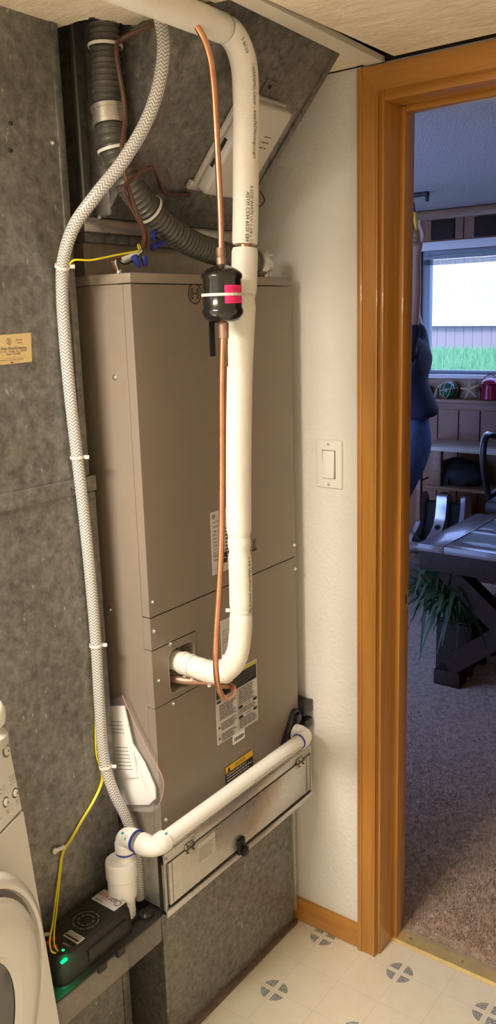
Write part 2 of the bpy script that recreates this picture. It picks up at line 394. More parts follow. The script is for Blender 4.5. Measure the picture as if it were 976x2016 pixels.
# baseboard, door casing, jamb
m = MB(); m.box(XW-.012, XW+.001, -.1556, .79, .001, .068, .003)
struct(m.build('baseboard_right', 'oak_y', keep=True), 'honey oak baseboard under the light switch', 'baseboard')
YC, YJ, ZH = -.1556, -.2105, 2.1144
fr = bpy.data.objects.new('door_1', None); COL.objects.link(fr); fr.location = (XW, -.6, 0); struct(fr, 'honey oak door casing and jamb around the doorway', 'door frame')
c0, c1 = XW-.016, XW
def casing(pts, name, mat):
    return MB().poly([(c1, y, z) for y, z in pts], (c0-c1, 0, 0)).build(name, mat, fr, smooth=False)
casing([(YC, .002), (YC, ZH), (YJ+.006, ZH-.0489), (YJ+.006, .002)], 'casing', 'oak')
casing([(-.99-.036, .002), (-.99-.036, ZH), (-.99+.013, ZH-.0489), (-.99+.013, .002)], 'casing', 'oak')
casing([(YC, ZH), (-.99-.036, ZH), (-.99+.013, ZH-.0489), (YJ+.006, ZH-.0489)], 'casing', 'oak_y')
# raised back band lines on the casings
MB().box(c0-.003, c0+.002, YC-.012, YC, .002, ZH, .0012).build('casing_bead', 'oak', fr)
MB().box(c0-.002, c0+.002, YJ+.006, YJ+.012, .002, ZH-.05, .001).build('casing_bead', 'oak', fr)
J1 = XW+.14
MB().box(XW-.001, J1, YJ, YJ+.018, .002, OPZ-.018, .002).build('jamb', 'oak', fr)
MB().box(XW-.001, J1, -.99+.0, -.99+.018, .002, OPZ-.018, .002).build('jamb', 'oak', fr)
MB().box(XW-.001, J1, -.972, YJ, OPZ-.036, OPZ-.018, .002).build('head_jamb', 'oak_y', fr)
MB().box(XW+.072, XW+.104, YJ-.011, YJ+.001, .002, OPZ-.037, .002).build('door_stop', 'oak', fr)
MB().box(XW+.072, XW+.104, -.973, -.960, .002, OPZ-.037, .002).build('door_stop', 'oak', fr)
MB().box(XW+.072, XW+.104, -.960, YJ-.011, OPZ-.048, OPZ-.0355, .002).build('door_stop', 'oak_y', fr)
# room side casing
MB().box(J1, J1+.014, YJ+.006, YC, .012, ZH, .002).build('casing', 'oak', fr)
# strike plate
sp = MB().box(J1-.032, J1-.006, YJ-.0014, YJ+.001, .905, .962, .0006).build('strike_plate', 'brass', fr, label='brass strike plate')
MB().box(J1-.026, J1-.013, YJ-.0018, YJ+.0005, .922, .945).build('latch_hole', 'matblack', sp)
# threshold strip
t = thing('threshold_strip', 'brass threshold strip between vinyl floor and carpet', 'threshold', (XW+.11, -.6, 0))
MB().poly([(XW+.062, -.972, .001), (XW+.070, -.972, .006), (XW+.100, -.972, .011), (XW+.112, -.972, .011), (XW+.118, -.972, .004), (XW+.118, -.972, .001)], (0, .972+YJ, 0)).build('strip', 'brass', t, smooth=False)
for y in (-.255, -.40, -.55, -.70, -.85): MB().lathe([(.004, 0), (.0035, .0012), (0, .0013)], (XW+.088, y, .0095), (-.18, 0, 1), 10).build('nail_head', 'solder', t)

# light switch
t = thing('light_switch', 'white rocker light switch on the wall beside the door casing', 'switch', (XW, -.073, 1.279))
py, pz = -.0379, 1.3362
MB().box(XW-.006, XW+.001, py-.0699, py, pz-.1143, pz, .003, 3).build('wall_plate', 'white_pl', t)
MB().box(XW-.0066, XW-.004, py-.0699/2-.0178, py-.0699/2+.0178, pz-.091, pz-.0235).build('gap', 'greyink', t, label='dark gap around the rocker')
mm = Matrix.Translation((XW-.007, py-.035, pz-.0572)) @ Matrix.Rotation(math.radians(3.2), 4, 'Y')
MB().box(-.0035, .003, -.0160, .0160, -.0325, .0325, .0015, 2, mm).build('rocker', 'white_pl', t)
for dz in (-.0092, -.1051): screw(t, (XW-.006, py-.035, pz+dz), (-1, 0, 0), .0026, 'steel')

# ================================================================== return duct
RX0, RX1, RY, RD = -.345, -.043, .10, .66
t = thing('return_duct', 'tall mottled galvanized return air duct standing beside the washer', 'duct', ((RX0+RX1)/2, RY+.25, 0))
RDUCT = t
def rp(u, v): return at(u, v, 1, RY)
m = MB(); m.box(RX0, RX1, RY, RD, 1.322, 2.43); m.build('upper_section', 'galv', t, smooth=False)
m = MB(); m.box(RX0, RX1+.010, RY, RD, .001, 1.318); m.build('lower_section', 'galv', t, smooth=False)
MB().box(RX0-.001, RX1+.016, RY-.006, RY+.001, 1.306, 1.336, .002).build('drive_cleat', 'galv', t, label='flat sheet metal joint strip')
MB().box(RX1-.014, RX1+.002, RY-.003, RY+.002, 1.338, 2.43, .001).build('corner_fold', 'galv_dark', t)
MB().box(RX1-.006, RX1+.014, RY-.003, RY+.002, .002, 1.304, .001).build('corner_fold', 'galv_dark', t)
for (u, v) in ((20, 243), (20, 296)): screw(t, rp(u, v)+V((0, .001, 0)), (0, -1, 0), .0042, 'black', 'screw_hole')
screw(t, rp(103, 282), (0, -1, 0), .004)
# maker's sticker
a = rp(-18, 661); b = rp(60, 655); c = rp(62, 712); d = rp(-14, 720)
st = MB().poly([a+V((0, -.0002, 0)), b+V((0, -.0002, 0)), c+V((0, -.0002, 0)), d+V((0, -.0002, 0))], (0, -.0012, 0)).build('maker_sticker', 'sticker', t, label='cream paper maker sticker with black print')
W0 = b.x-a.x; H0 = a.z-d.z; o = V((d.x, RY-.0014, d.z)); m = MB()
put_text(m, 'Seattle Sheet Metal & Heating', o+ZU*(H0*.50), XR, ZU, H0*.10, W0*.86); put_text(m, '7201 14th S.W. - Seattle, Wn. 98106', o+ZU*(H0*.415), XR, ZU, H0*.055, W0*.84)
put_text(m, 'Phone 723-3080', o+ZU*(H0*.32)+XR*(W0*.34), XR, ZU, H0*.07, W0*.36); put_text(m, 'Furnace', o+ZU*(H0*.80)+XR*(W0*.62), XR, ZU, H0*.06, W0*.15); put_text(m, 'Service', o+ZU*(H0*.70)+XR*(W0*.64), XR, ZU, H0*.06, W0*.12)
put_text(m, 'Service is our first and last', o+ZU*(H0*.13)+XR*(W0*.16), XR, ZU, H0*.045, W0*.6); rect(m, o, XR, ZU, W0*.42, W0*.50, H0*.05, H0*.08)
rect(m, o, XR, ZU, W0*.3, W0*.85, H0*.2, H0*.207); 
cc = o+XR*(W0*.43)+ZU*(H0*.78)
for k in range(20):
    a0, a1 = 2*math.pi*k/20, 2*math.pi*(k+1)/20; R1, R2 = H0*.115, H0*.1
    m.quad(*[cc+V((math.cos(q)*R*.85, -.0004, math.sin(q)*R)) for q, R in ((a0, R1), (a1, R1), (a1, R2), (a0, R2))])
put_text(m, '3', cc-XR*.0022-ZU*.0032, XR, ZU, .0065)
m.build('sticker_print', 'ink', st, smooth=False)
m = MB(); put_text(m, 'N', rp(137, 972)-V((0, .0062, 0)), V((.92, 0, .25)), V((-.2, 0, .98)), .012); m.build('marker_letter', 'ink', t, smooth=False)

# ================================================================== base plenum
t = thing('base_plenum', 'galvanized steel base box under the filter rack, on the vinyl floor', 'duct', (.28, .3, 0))
BX0, BX1, BY = .022, .535, .040
MB().box(BX0, BX1, BY, .64, .012, .421).build('box', 'galv', t, smooth=False)
MB().box(BX0, BX0+.012, BY-.003, BY+.001, .014, .415, .001).build('corner_fold', 'galv', t)
MB().box(BX1-.005, BX1+.005, BY-.009, BY+.004, .045, .418, .001).build('edge_flange', 'galv_bright', t, label='bright bent sheet metal edge')
MB().box(BX0-.02, BX1+.004, BY-.012, BY+.02, .001, .012, .001).build('floor_flange', M('rusty_steel', (.17, .12, .08), .7, col2=(.10, .07, .05), nscale=40), t, label='rust stained lip along the floor')
MB().poly([at(391, 1756, 1, BY-.0004), at(482, 1793, 1, BY-.0004), at(482, 1794.2, 1, BY-.0004), at(391, 1757.6, 1, BY-.0004)], (0, -.0006, 0)).build('scratch', 'solder', t)
MB().box(RX1+.013, BX0, .22, .60, .002, .40).build('connecting_duct', 'galv_dark', t, smooth=False)

# ================================================================== filter rack
RK0, RK1, RKY, RZ0, RZ1 = -.035, .523, -.030, .4215, .5605
t = thing('filter_rack', 'bright galvanized filter rack with hinged door under the air handler', 'filter rack', (.25, .25, RZ0))
m = MB(); m.box(RK0+.009, RK0+.012, RKY+.002, .60, RZ0, RZ1); m.box(RK1-.004, RK1, RKY+.002, .62, RZ0, RZ1)
m.box(RK0+.009, RK1, RKY+.002, .60, RZ1-.003, RZ1); m.box(RK0+.009, RK1, RKY+.002, .60, RZ0, RZ0+.003); m.box(RK0+.009, RK1, .58, .60, RZ0, RZ1); m.build('shell', 'galv_bright', t, smooth=False)
MB().box(RK0+.002, RK1-.002, RKY+.012, RKY+.016, RZ0+.002, RZ1-.002).build('rack_gap_shade', 'matblack', t, label='black sheet painting the shaded gap behind the rack door')  # black sheet stands in for shade in the gap behind the door
m = MB(); m.box(RK0, RK1, RKY-.002, RKY+.004, RZ1-.022, RZ1, .001); m.build('top_rail', 'galv_bright', t)
m = MB(); m.box(RK0, RK1, RKY-.006, RKY+.004, RZ0-.004, RZ0+.010, .001); m.build('bottom_rail', 'galv_bright', t)
m = MB(); m.box(RK0, RK0+.004, RKY-.003, RKY+.004, RZ0, RZ1, .001); m.build('side_rail', 'galv_bright', t)
m = MB(); m.box(RK1-.004, RK1, RKY-.003, RKY+.004, RZ0, RZ1, .001); m.build('side_rail', 'galv_bright', t)
dr = MB().box(RK0+.013, RK1-.009, RKY-.004, RKY+.002, RZ0+.0175, RZ1-.0245, .001).build('door', 'galv_bright', t)
MB().box(RK0+.022, RK0+.0232, RKY-.0048, RKY-.003, RZ0+.02, RZ1-.026).build('fold_line', 'galv_dark', dr)
MB().box(RK1-.0252, RK1-.024, RKY-.0048, RKY-.003, RZ0+.02, RZ1-.026).build('fold_line', 'galv_dark', dr)
m = MB(); m.box(RK0+.02, RK1-.02, RKY+.001, RKY+.030, RZ1, RZ1+.004, .001); m.build('top_lip', 'galv_bright', t)
for hx in (.030, .455):
    h = MB().box(hx, hx+.03, RKY-.0052, RKY-.003, RZ1-.036, RZ1-.012, .0006).build('hinge', 'galv_bright', t)
    MB().tube([(hx, RKY-.006, RZ1-.0236), (hx+.03, RKY-.006, RZ1-.0236)], .0022, 8).build('hinge_pin', 'galv_dark', h)
    for sx in (.006, .024):
        for sz in (-.016, -.031): screw(h, (hx+sx, RKY-.0052, RZ1+sz), (0, -1, 0), .0026, 'galv_dark', 'rivet')
for sx, sz in ((RK0+.008, RZ1-.011), (.06, RZ1-.011), (RK1-.012, RZ1-.011), (RK0+.006, RZ0+.004)): screw(t, (sx, RKY-.0025, sz), (0, -1, 0), .003)
lt = MB(); lx = .215
lt.box(lx-.012, lx+.012, RKY-.012, RKY-.003, RZ0+.006, RZ0+.044, .002); lt.box(lx-.006, lx+.012, RKY-.022, RKY-.011, RZ0+.004, RZ0+.022, .002); lt.build('latch', 'black', t, label='small black plastic door latch')
s1 = MB().box(.070, .128, RKY-.0049, RKY-.0038, RZ0+.062, RZ0+.108).build('notice_sticker', M('clear_sticker', (.62, .60, .55), .4), dr)
m = MB(); bars(m, (.072, RKY-.005, RZ0+.064), XR, ZU, .052, .034, 7, random.Random(2), .18); m.build('sticker_print', 'greyink', s1, smooth=False)

# ================================================================== air handler
AH = thing('air_handler', 'tall taupe air handler cabinet with round maker emblem, standing on the filter rack', 'air handler', (FW/2, .28, FB))
MB().box(.003, FW-.003, .034, .56, FB, FT-.018).build('cabinet', 'taupe', AH, smooth=False)
S1, S2, S3, PX = 1.0528, .985, .8605, .135
def panel(x0, x1, z0, z1, name='front_panel'): return MB().box(x0, x1, 0, .02, z0, z1, .0006, 1).build(name, 'taupe', AH)
panel(0, FW, S1+.0012, FT-.0195)
MB().poly([(x, 0, z) for x, z in ((0, FB+.001), (FW, FB+.001), (FW, S1-.0012), (0, S1-.0012), (0, S2+.001), (PX, S2+.001), (PX, S3-.001), (0, S3-.001))], (0, .02, 0)).build('lower_panel', 'taupe', AH, smooth=False)
MB().box(.0, .003, .0204, .558, FB, FT-.0195, .0003, 1).build('side_panel', 'taupe', AH)
MB().box(FW-.003, FW+.0005, .018, .558, FB, FT-.0195, .001).build('side_panel', 'taupe', AH)
m = MB(); m.box(-.003, FW+.003, -.003, .563, FT-.018, FT, .0025, 2); m.build('top_panel', 'taupe', AH)
# port plate with recessed pan
r0, r1, z0, z1 = .045, .128, .872, .970
def rrect(x0, x1, z0, z1, r, y, n=6):
    out = []
    for cx, cz, a0 in ((x1-r, z1-r, 0), (x0+r, z1-r, 90), (x0+r, z0+r, 180), (x1-r, z0+r, 270)):
        for k in range(n+1): a = math.radians(a0+90*k/n); out.append(V((cx+r*math.cos(a), y, cz+r*math.sin(a))))
    return out
def ring_loft(mb, loops, capend=True):
    vs = [[mb.bm.verts.new(p) for p in L] for L in loops]; n = len(loops[0])
    for A, B in zip(vs, vs[1:]):
        for k in range(n): mb.bm.faces.new((A[k], A[(k+1) % n], B[(k+1) % n], B[k]))
    if capend: mb.bm.faces.new(vs[-1])
m = MB(); inner = rrect(r0, r1, z0, z1, .018, 0.)
outer = []
cxm, czm = (r0+r1)/2, (z0+z1)/2
for p in inner:
    dx, dz = p.x-cxm, p.z-czm; s = min((PX-.001-cxm)/dx if dx > 1e-6 else 9e9, (0-cxm)/dx if dx < -1e-6 else 9e9, (S2-.001-czm)/dz if dz > 1e-6 else 9e9, (S3+.001-czm)/dz if dz < -1e-6 else 9e9)
    outer.append(V((cxm+dx*s, 0, czm+dz*s)))
for cx, cz in ((PX-.001, S2-.001), (0, S2-.001), (0, S3+.001), (PX-.001, S3+.001)):
    k = min(range(len(outer)), key=lambda i: (outer[i]-V((cx, 0, cz))).length); outer[k] = V((cx, 0, cz))
ring_loft(m, [outer, rrect(r0, r1, z0, z1, .018, -.001), rrect(r0+.001, r1-.001, z0+.001, z1-.001, .017, -.002), rrect(r0+.004, r1-.004, z0+.004, z1-.004, .015, .002), rrect(r0+.008, r1-.008, z0+.008, z1-.008, .013, .030)])
pp = m.build('pipe_port', 'taupe', AH, label='recessed pipe port')
MB().box(0, .0028, .0005, .0202, S3+.001, S2-.001).build('port_side', 'taupe', AH)
MB().lathe([(.030, 0), (.030, .0015)], (.080, .0295, .936), (0, -1, 0), 24).build('port_hole', 'matblack', pp)
MB().lathe([(.0125, 0), (.0125, .0015)], (.066, .0295, .896), (0, -1, 0), 20).build('port_hole', 'matblack', pp)
for (u, v) in ((300, 1185), (303, 1242), (335, 1267), (312, 1340), (341, 1385), (578, 1073), (580, 1120), (326, 1613)):
    p = at(u, v, 1, 0); p.x = max(p.x, .009); screw(AH, (p.x, -.0002, p.z), (0, -1, 0), .0042)
for (u, v) in ((226, 743), (218, 1200)):
    p = at(u, v, 0, 0); screw(AH, (-.0005, p.y, p.z), (-1, 0, 0), .0045)
# round emblem: ring with armature sign
LG = at(383, 578, 1, 0); m = MB(); R1, R2 = .0205, .0178
def arc(mb, c, ra, rb, a0, a1, n=24):
    for k in range(n):
        p, q = math.radians(a0+(a1-a0)*k/n), math.radians(a0+(a1-a0)*(k+1)/n)
        mb.quad(*[c+V((math.cos(a)*r, -.0005, math.sin(a)*r)) for a, r in ((p, ra), (q, ra), (q, rb), (p, rb))])
arc(m, LG, R1, R2, 0, 360); arc(m, LG, .0135, .0113, 125, 235, 12); arc(m, LG, .0135, .0113, -55, 55, 12)
for x0, x1, y0, y1 in ((-.0079, -.0058, -.011, .011), (.0058, .0079, -.011, .011), (-.0058, .0058, -.0012, .0012)): rect(m, LG, XR, ZU, x0, x1, y0, y1, .0005)
m.build('emblem', 'ink', AH, smooth=False, label='black round emblem with armature sign')
def plate(pts, mat, name, label=None, parent=AH):
    return MB().poly([V((p[0], -.0002, p[1])) for p in pts], (0, -.0009, 0)).build(name, mat, parent, smooth=False, label=label)
YF = -.0013
# rating label
a = at(413.5, 1010, 1, 0); b = at(418, 1133, 1, 0); LX0, LX1 = a.x, a.x+.098; LZ0, LZ1 = b.z, a.z
lb = plate([(LX0, LZ0), (LX1, LZ0), (LX1, LZ1), (LX0, LZ1)], 'label', 'rating_label', 'silver rating label with product data')
m = MB(); o = V((LX0, YF, LZ0)); LH = LZ1-LZ0
arc(m, o+V((.0085, .0005, LH-.010)), .0055, .0046, 0, 360, 14); rect(m, o, XR, ZU, .0055, .0065, LH-.0135, LH-.0065); rect(m, o, XR, ZU, .0105, .0115, LH-.0135, LH-.0065); rect(m, o, XR, ZU, .0065, .0105, LH-.0105, LH-.0095)
put_text(m, 'Air Handler Unit/Fan Coil', o+XR*.005+ZU*(LH-.024), XR, ZU, .0046, .07); put_text(m, 'Model Number:', o+XR*.005+ZU*(LH-.034), XR, ZU, .0042, .042)
for i, s in enumerate(('Volts', 'Phase', 'Hertz', 'Motor HP', 'Motor FLA', 'Max Operating Pressure', 'Max. fuse or breaker', 'Factory charge', 'Made in China')): put_text(m, s, o+XR*.005+ZU*(LH-.044-.0078*i), XR, ZU, .004); rect(m, o, XR, ZU, .045, .052+(i*7 % 4)*.005, LH-.044-.0078*i, LH-.041-.0078*i)
rect(m, o, XR, ZU, .0, .098, .042, .0425); rect(m, o, XR, ZU, .0, .098, .0125, .013)
for zz in (.018, .031): rect(m, o, XR, ZU, .018, .035, zz, zz+.0105); rect(m, o, XR, ZU, .037, .05, zz, zz+.0105)
m.build('label_print', 'ink', lb, smooth=False)
# crossed-out bin sign
c = at(500, 1070, 1, 0); m = MB()
for s in (-1, 1): m.poly([c+V((-.008*s-.0006, 0, -.009)), c+V((-.008*s+.0006, 0, -.009)), c+V((.008*s+.0006, 0, .012)), c+V((.008*s-.0006, 0, .012))], (0, -.0005, 0))
arc(m, c+V((0, 0, .006)), .005, .0038, 0, 360, 14); rect(m, c, XR, ZU, -.008, .008, -.017, -.0115); rect(m, c, XR, ZU, -.005, .005, -.008, -.0065)
m.build('disposal_mark', 'ink', AH, smooth=False, label='black crossed-out bin mark')
# diagram label
a = at(433, 1226, 1, 0); b = at(437, 1300, 1, 0)
lb = plate([(a.x, b.z-.012), (a.x+.075, b.z-.012), (a.x+.075, a.z+.003), (a.x, a.z+.003)], 'label', 'diagram_label', 'silver airflow diagram label')
m = MB(); o = V((a.x, YF, b.z))
for zz, w_, h_ in ((.045, .022, .02), (.006, .014, .032)):
    for x0, x1, y0, y1 in ((.006, .006+w_, zz, zz+.001), (.006, .006+w_, zz+h_, zz+h_+.001), (.006, .007, zz, zz+h_), (.006+w_, .007+w_, zz, zz+h_), (.006+w_*.5, .007+w_*.5, zz, zz+h_*.8)): rect(m, o, XR, ZU, x0, x1, y0, y1)
rect(m, o, XR, ZU, 0, .075, .041, .0416); m.build('label_print', 'ink', lb, smooth=False)
m = MB(); rect(m, V((a.x, YF, b.z-.012)), XR, ZU, 0, .075, 0, .011); m.build('yellow_band', 'yellow', lb, smooth=False)
# warning label
tr = at(503, 1297, 1, 0); br = at(508, 1415, 1, 0); bl = at(429, 1468, 1, 0); tl = at(421.5, 1343, 1, 0)
WX0, WX1, WZ0, WZ1 = (bl.x+tl.x)/2, (tr.x+br.x)/2, (bl.z+br.z)/2, (tl.z+tr.z)/2
lb = plate([(WX0, WZ0), (WX1, WZ0), (WX1, WZ1), (WX0, WZ1)], 'label', 'warning_label', 'silver two-column warning label')
m = MB(); o = V((WX0, YF, WZ0)); Wd, Hd = WX1-WX0, WZ1-WZ0; rn = random.Random(5)
rect(m, o, XR, ZU, .001, Wd-.003, Hd-.045, Hd-.010); rect(m, o, XR, ZU, Wd*.5, Wd*.505, .004, Hd-.045)
bars(m, o+XR*.010+ZU*(Hd*.36), XR, ZU, Wd*.40, Hd*.25, 9, rn, .4); bars(m, o+XR*.014+ZU*(Hd*.19), XR, ZU, Wd*.38, Hd*.13, 5, rn, .4); bars(m, o+XR*.014+ZU*(Hd*.02), XR, ZU, Wd*.38, Hd*.13, 5, rn, .4)
bars(m, o+XR*(Wd*.53)+ZU*(Hd*.42), XR, ZU, Wd*.44, Hd*.27, 9, rn, .4); bars(m, o+XR*(Wd*.53)+ZU*(Hd*.27), XR, ZU, Wd*.43, Hd*.09, 3, rn, .4); bars(m, o+XR*(Wd*.53)+ZU*(Hd*.04), XR, ZU, Wd*.43, Hd*.16, 5, rn, .4)
put_text(m, 'WARNING', o+XR*(Wd*.62)+ZU*(Hd*.705), XR, ZU, .005); put_text(m, 'NOTICE', o+XR*(Wd*.68)+ZU*(Hd*.375), XR, ZU, .004); put_text(m, 'NOTICE', o+XR*(Wd*.68)+ZU*(Hd*.215), XR, ZU, .004)
for zz in (.36, .20): rect(m, o, XR, ZU, Wd*.52, Wd*.62, Hd*zz, Hd*zz+.007); rect(m, o, XR, ZU, Wd*.88, Wd*.975, Hd*zz, Hd*zz+.007)
rect(m, o, XR, ZU, .002, .016, Hd*.64, Hd*.64+.006)
for zz in (.245, .075):
    q = o+XR*.007+ZU*(Hd*zz)+V((0, -.0004, 0)); m.add([q+XR*-.004, q+XR*.004, q+ZU*.007], [[0, 1, 2]])
q = o+XR*.022+ZU*(Hd*.74)+V((0, -.0004, 0)); m.add([q, q+XR*.026, q+XR*.013+ZU*.02], [[0, 1, 2]])
m.build('label_print', 'ink', lb, smooth=False)
m = MB(); rect(m, o, XR, ZU, .001, Wd-.003, Hd-.009, Hd-.002); m.build('lime_band', 'olive', lb, smooth=False)
m = MB(); bars(m, o+XR*.006+ZU*(Hd-.043)+V((0, -.0004, 0)), XR, ZU, Wd-.012, .030, 6, rn, .22); m.build('reversed_print', 'greyink', lb, smooth=False)
# barcode sticker
a = at(457.5, 1450, 1, 0); b = at(481, 1450, 1, 0)
lb = plate([(a.x, b.z-.002), (b.x, b.z-.002), (b.x, a.z+.002), (a.x, a.z+.002)], 'paper', 'barcode_sticker', 'white barcode sticker')
m = MB(); x = .004; 
while x < b.x-a.x-.004:
    wv = rn.choice((.0006, .0012, .0018)); rect(m, V((a.x, YF, b.z)), XR, ZU, x, x+wv, .004, .013); x += wv+.001
m.build('barcode', 'ink', lb, smooth=False)
# caution label
tl = at(442.5, 1511, 1, 0); tr = at(496, 1475.5, 1, 0); bl = at(443.5, 1541, 1, 0); zt = (tl.z+tr.z)/2
lb = plate([(tl.x, zt-.050), (tr.x, zt-.050), (tr.x, zt), (tl.x, zt)], 'ink', 'caution_label', 'yellow and black caution label')
m = MB(); Wd = tr.x-tl.x; o = V((tl.x, YF, zt-.05)); rect(m, o, XR, ZU, 0, Wd, .034, .05); m.build('yellow_band', 'yellow', lb, smooth=False)
m = MB(); put_text(m, 'CAUTION', o+XR*(Wd*.32)+ZU*.0385+V((0, -.0005, 0)), XR, ZU, .0075, Wd*.38); q = o+XR*.006+ZU*.036+V((0, -.0009, 0)); m.add([q, q+XR*.012, q+XR*.006+ZU*.012], [[0, 1, 2]]); m.build('caution_print', 'ink', lb, smooth=False)
m = MB(); bars(m, o+XR*.004+ZU*.004, XR, ZU, Wd-.008, .029, 4, rn, .4); m.build('reversed_print', 'label', lb, smooth=False)
# drain connection plate, black oblong
pa, pb = at(577, 1408, 1, 0), at(562, 1466, 1, 0)
m = MB(); dv = (pa-pb); L = dv.length; dn = dv.normalized(); sd = V((dn.z, 0, -dn.x))
def oblong(y, grow, r0=.025, r1=.018):
    out = []
    for k in range(13): a = math.pi*k/12; out.append(pa+(sd*math.cos(a)+dn*math.sin(a))*(r1+grow)+V((0, y, 0)))
    for k in range(13): a = math.pi+math.pi*k/12; out.append(pb+(sd*math.cos(a)+dn*math.sin(a))*(r0+grow)+V((0, y, 0)))
    return out
ring_loft(m, [oblong(-.0002, 0), oblong(-.009, 0), oblong(-.012, -.003), oblong(-.012, -.006), oblong(-.007, -.008)])
dp = m.build('drain_plate', 'black', AH, label='black oblong drain connection plate')
MB().lathe([(.011, 0), (.011, .014), (.008, .015), (0, .015)], pa+V((0, -.004, -.004)), (0, -1, 0), 16).build('drain_plug', 'black', dp)
MB().box(FW+.001, XW-.003, -.018, .050, .636, .668, .002).build('side_clip', 'black', AH, label='black bracket between cabinet and wall')
MB().box(FW+.001, XW-.008, -.020, .05, .598, .622, .002).build('side_clip', 'black', AH)

# ================================================================== supply plenum on top of the cabinet
t = thing('supply_plenum', 'weathered galvanized supply plenum with a sloping front above the air handler', 'duct', (.26, .33, FT))
SL0, SL1 = .055, .4505                      # sides of the sloping transition
def slY(z): return .02-.862*(z-1.913)        # sloping front face
PY = .135
MB().box(.03, FW-.01, PY+.012, .55, FT+.0005, 1.768).build('collar', 'warmmetal', t, smooth=False, label='galvanized collar with warm light put into its colour')
m = MB(); m.box(.018, FW, PY-.006, .555, 1.768, 1.786, .002); m.build('lower_flange', 'galv_dark', t)
m = MB(); m.box(.010, FW+.004, PY-.016, .555, 1.786, 1.812, .002); m.build('upper_flange', 'galv_bright', t, label='bright joint strip')
zb, zt2 = 1.812, 2.43
MB().box(.026, .505, PY, .55, zb, zt2).build('box', 'galv_dark', t, smooth=False)
ya, yt = slY(1.79), slY(2.135)
m = MB(); m.poly([(SL0, PY-.001, 1.813), (SL0, slY(1.813), 1.813), (SL0, slY(2.135), 2.135), (SL0, slY(2.135), zt2), (SL0, PY-.001, zt2)], (SL1-SL0, 0, 0)); m.build('sloping_section', 'galv', t, smooth=False)
for x in (SL0, SL1):
    d = V((0, slY(2.133)-slY(1.815), 2.133-1.815)).normalized(); nn = V((0, -d.z, d.y))
    a = V((x, slY(1.818), 1.818)); b = V((x, slY(2.130), 2.130)); s = .004 if x == SL0 else -.004
    m = MB(); m.poly([a+V((-s, 0, 0))+nn*-.01, a+V((-s, 0, 0))+nn*.004, a+V((s*2.5, 0, 0))+nn*.004, a+V((s*2.5, 0, 0))+nn*.0005, a+V((0, 0, 0))+nn*.0003, a+nn*-.01], b-a); m.build('corner_seam', 'galv_dark', t, smooth=False)
MB().box(.022, .028, PY-.004, PY+.004, zb, zt2, .001).build('corner_edge', 'steel', t, label='bright vertical corner edge')
MB().box(.050, .056, PY-.045, PY-.0015, 1.815, 2.02, .001).build('standing_tab', 'galv', t)
screw(t, at(196, 428, 1, PY-.016)+V((0, .0005, 0)), (0, -1, 0), .0045)

# humidistat style control box on the sloping face
d = V((0, slY(2.0)-slY(1.9), .1)).normalized(); nn = V((0, -d.z, d.y))     # up-slope, outward normal
def sp_(x, z, out=0): return V((x, slY(z), z))+nn*out
HX0, HX1, HZ0, HZ1 = .232, .372, 1.882, 2.035
t = thing('control_box', 'off-white plastic control box mounted on the sloping plenum face', 'control box', sp_((HX0+HX1)/2, HZ0, .001))
fr3 = Matrix(((1, d.x, nn.x, 0), (0, d.y, nn.y, 0), (0, d.z, nn.z, 0), (0, 0, 0, 1)))
HL = (HZ1-HZ0)/d.z; Wd = HX1-HX0; o3 = Matrix.Translation(sp_(HX0, HZ0)) @ fr3
MB().box(0, Wd, 0, HL, .001, .012, .002, 2, o3).build('back_plate', 'beige', t)
MB().box(.004, Wd-.004, .003, HL-.003, .0125, .040, .007, 3, o3).build('cover', 'beige', t)
MB().box(.0025, .0065, .055, .115, .018, .026, .0005, 1, o3).build('vent_slot', 'matblack', t)
MB().box(-.012, .03, -.006, .012, .001, .010, .002, 2, o3).build('foot_tab', 'beige', t)
tb = MB().box(Wd*.40, Wd*.62, HL+.001, HL+.032, .001, .004, .0012, 2, o3).build('mounting_tab', 'galv', t, label='metal tab with a screw hole')
MB().lathe([(.004, 0), (.004, .0008)], (o3 @ V((Wd*.51, HL+.020, .0038))), nn, 12).build('screw_hole', 'matblack', tb)
m = MB(); bars(m, o3 @ V((Wd*.60, HL*.58, .0402)), XR, d, .028, .034, 3, random.Random(1), .22); m.build('faint_print', 'gasket', t, smooth=False)
p0 = at(512, 360, 1, .02)
o = MB().tube(spl([sp_(.42, 1.90, .004), sp_(.44, 1.865, .02), V((.462, .03, 1.868)), V((.458, .045, 1.90)), V((.470, .06, 1.93))], 6), .0018, 8).build('control_cable', 'brown')
tag(o, 'thin brown cable looping beside the control box at the plenum corner', 'cable')

# ================================================================== flexible conduit
cp = [at(203, 6, 1, .045), at(206, 60, 1, .045), at(209, 130, 1, .045), at(214, 220, 1, .04), at(233, 320, 1, .028), at(286, 405, 1, .024), at(365, 473, 1, .024), at(445, 503, 1, .024), at(510, 520, 1, .03)]
cp[0] = cp[1]+V((0, 0, .06))
path = spl(cp, 14); fine = []
for a, b in zip(path, path[1:]):
    n = max(1, int((b-a).length/.0016))
    for k in range(n): fine.append(a+(b-a)*(k/n))
L = 0; rs = []
for i, p in enumerate(fine):
    if i: L += (p-fine[i-1]).length
    ph = (L/.0098) % 1.; rs.append(.0245+.0028*max(0, math.sin(2*math.pi*ph))-.0008)
t = thing('flexible_conduit', 'ribbed grey flexible conduit curving down to the air handler top', 'conduit', fine[-1])
MB().tube(fine, rs, 18).build('ribbed_tube', 'conduit', t)
def onpath(P, f):
    i = min(int(f*(len(P)-1)), len(P)-2); return P[i], (P[i+1]-P[i]).normalized()
def near(P, u, v):
    """index of the path point that projects nearest to photograph pixel (u, v)"""
    def px(p):
        q = p-CAM; z = q.dot(FWD); return (488+F*q.dot(RGT)/z-u)**2+(1008-F*q.dot(UPV)/z-v)**2
    return min(range(len(P)-1), key=lambda i: px(P[i]))
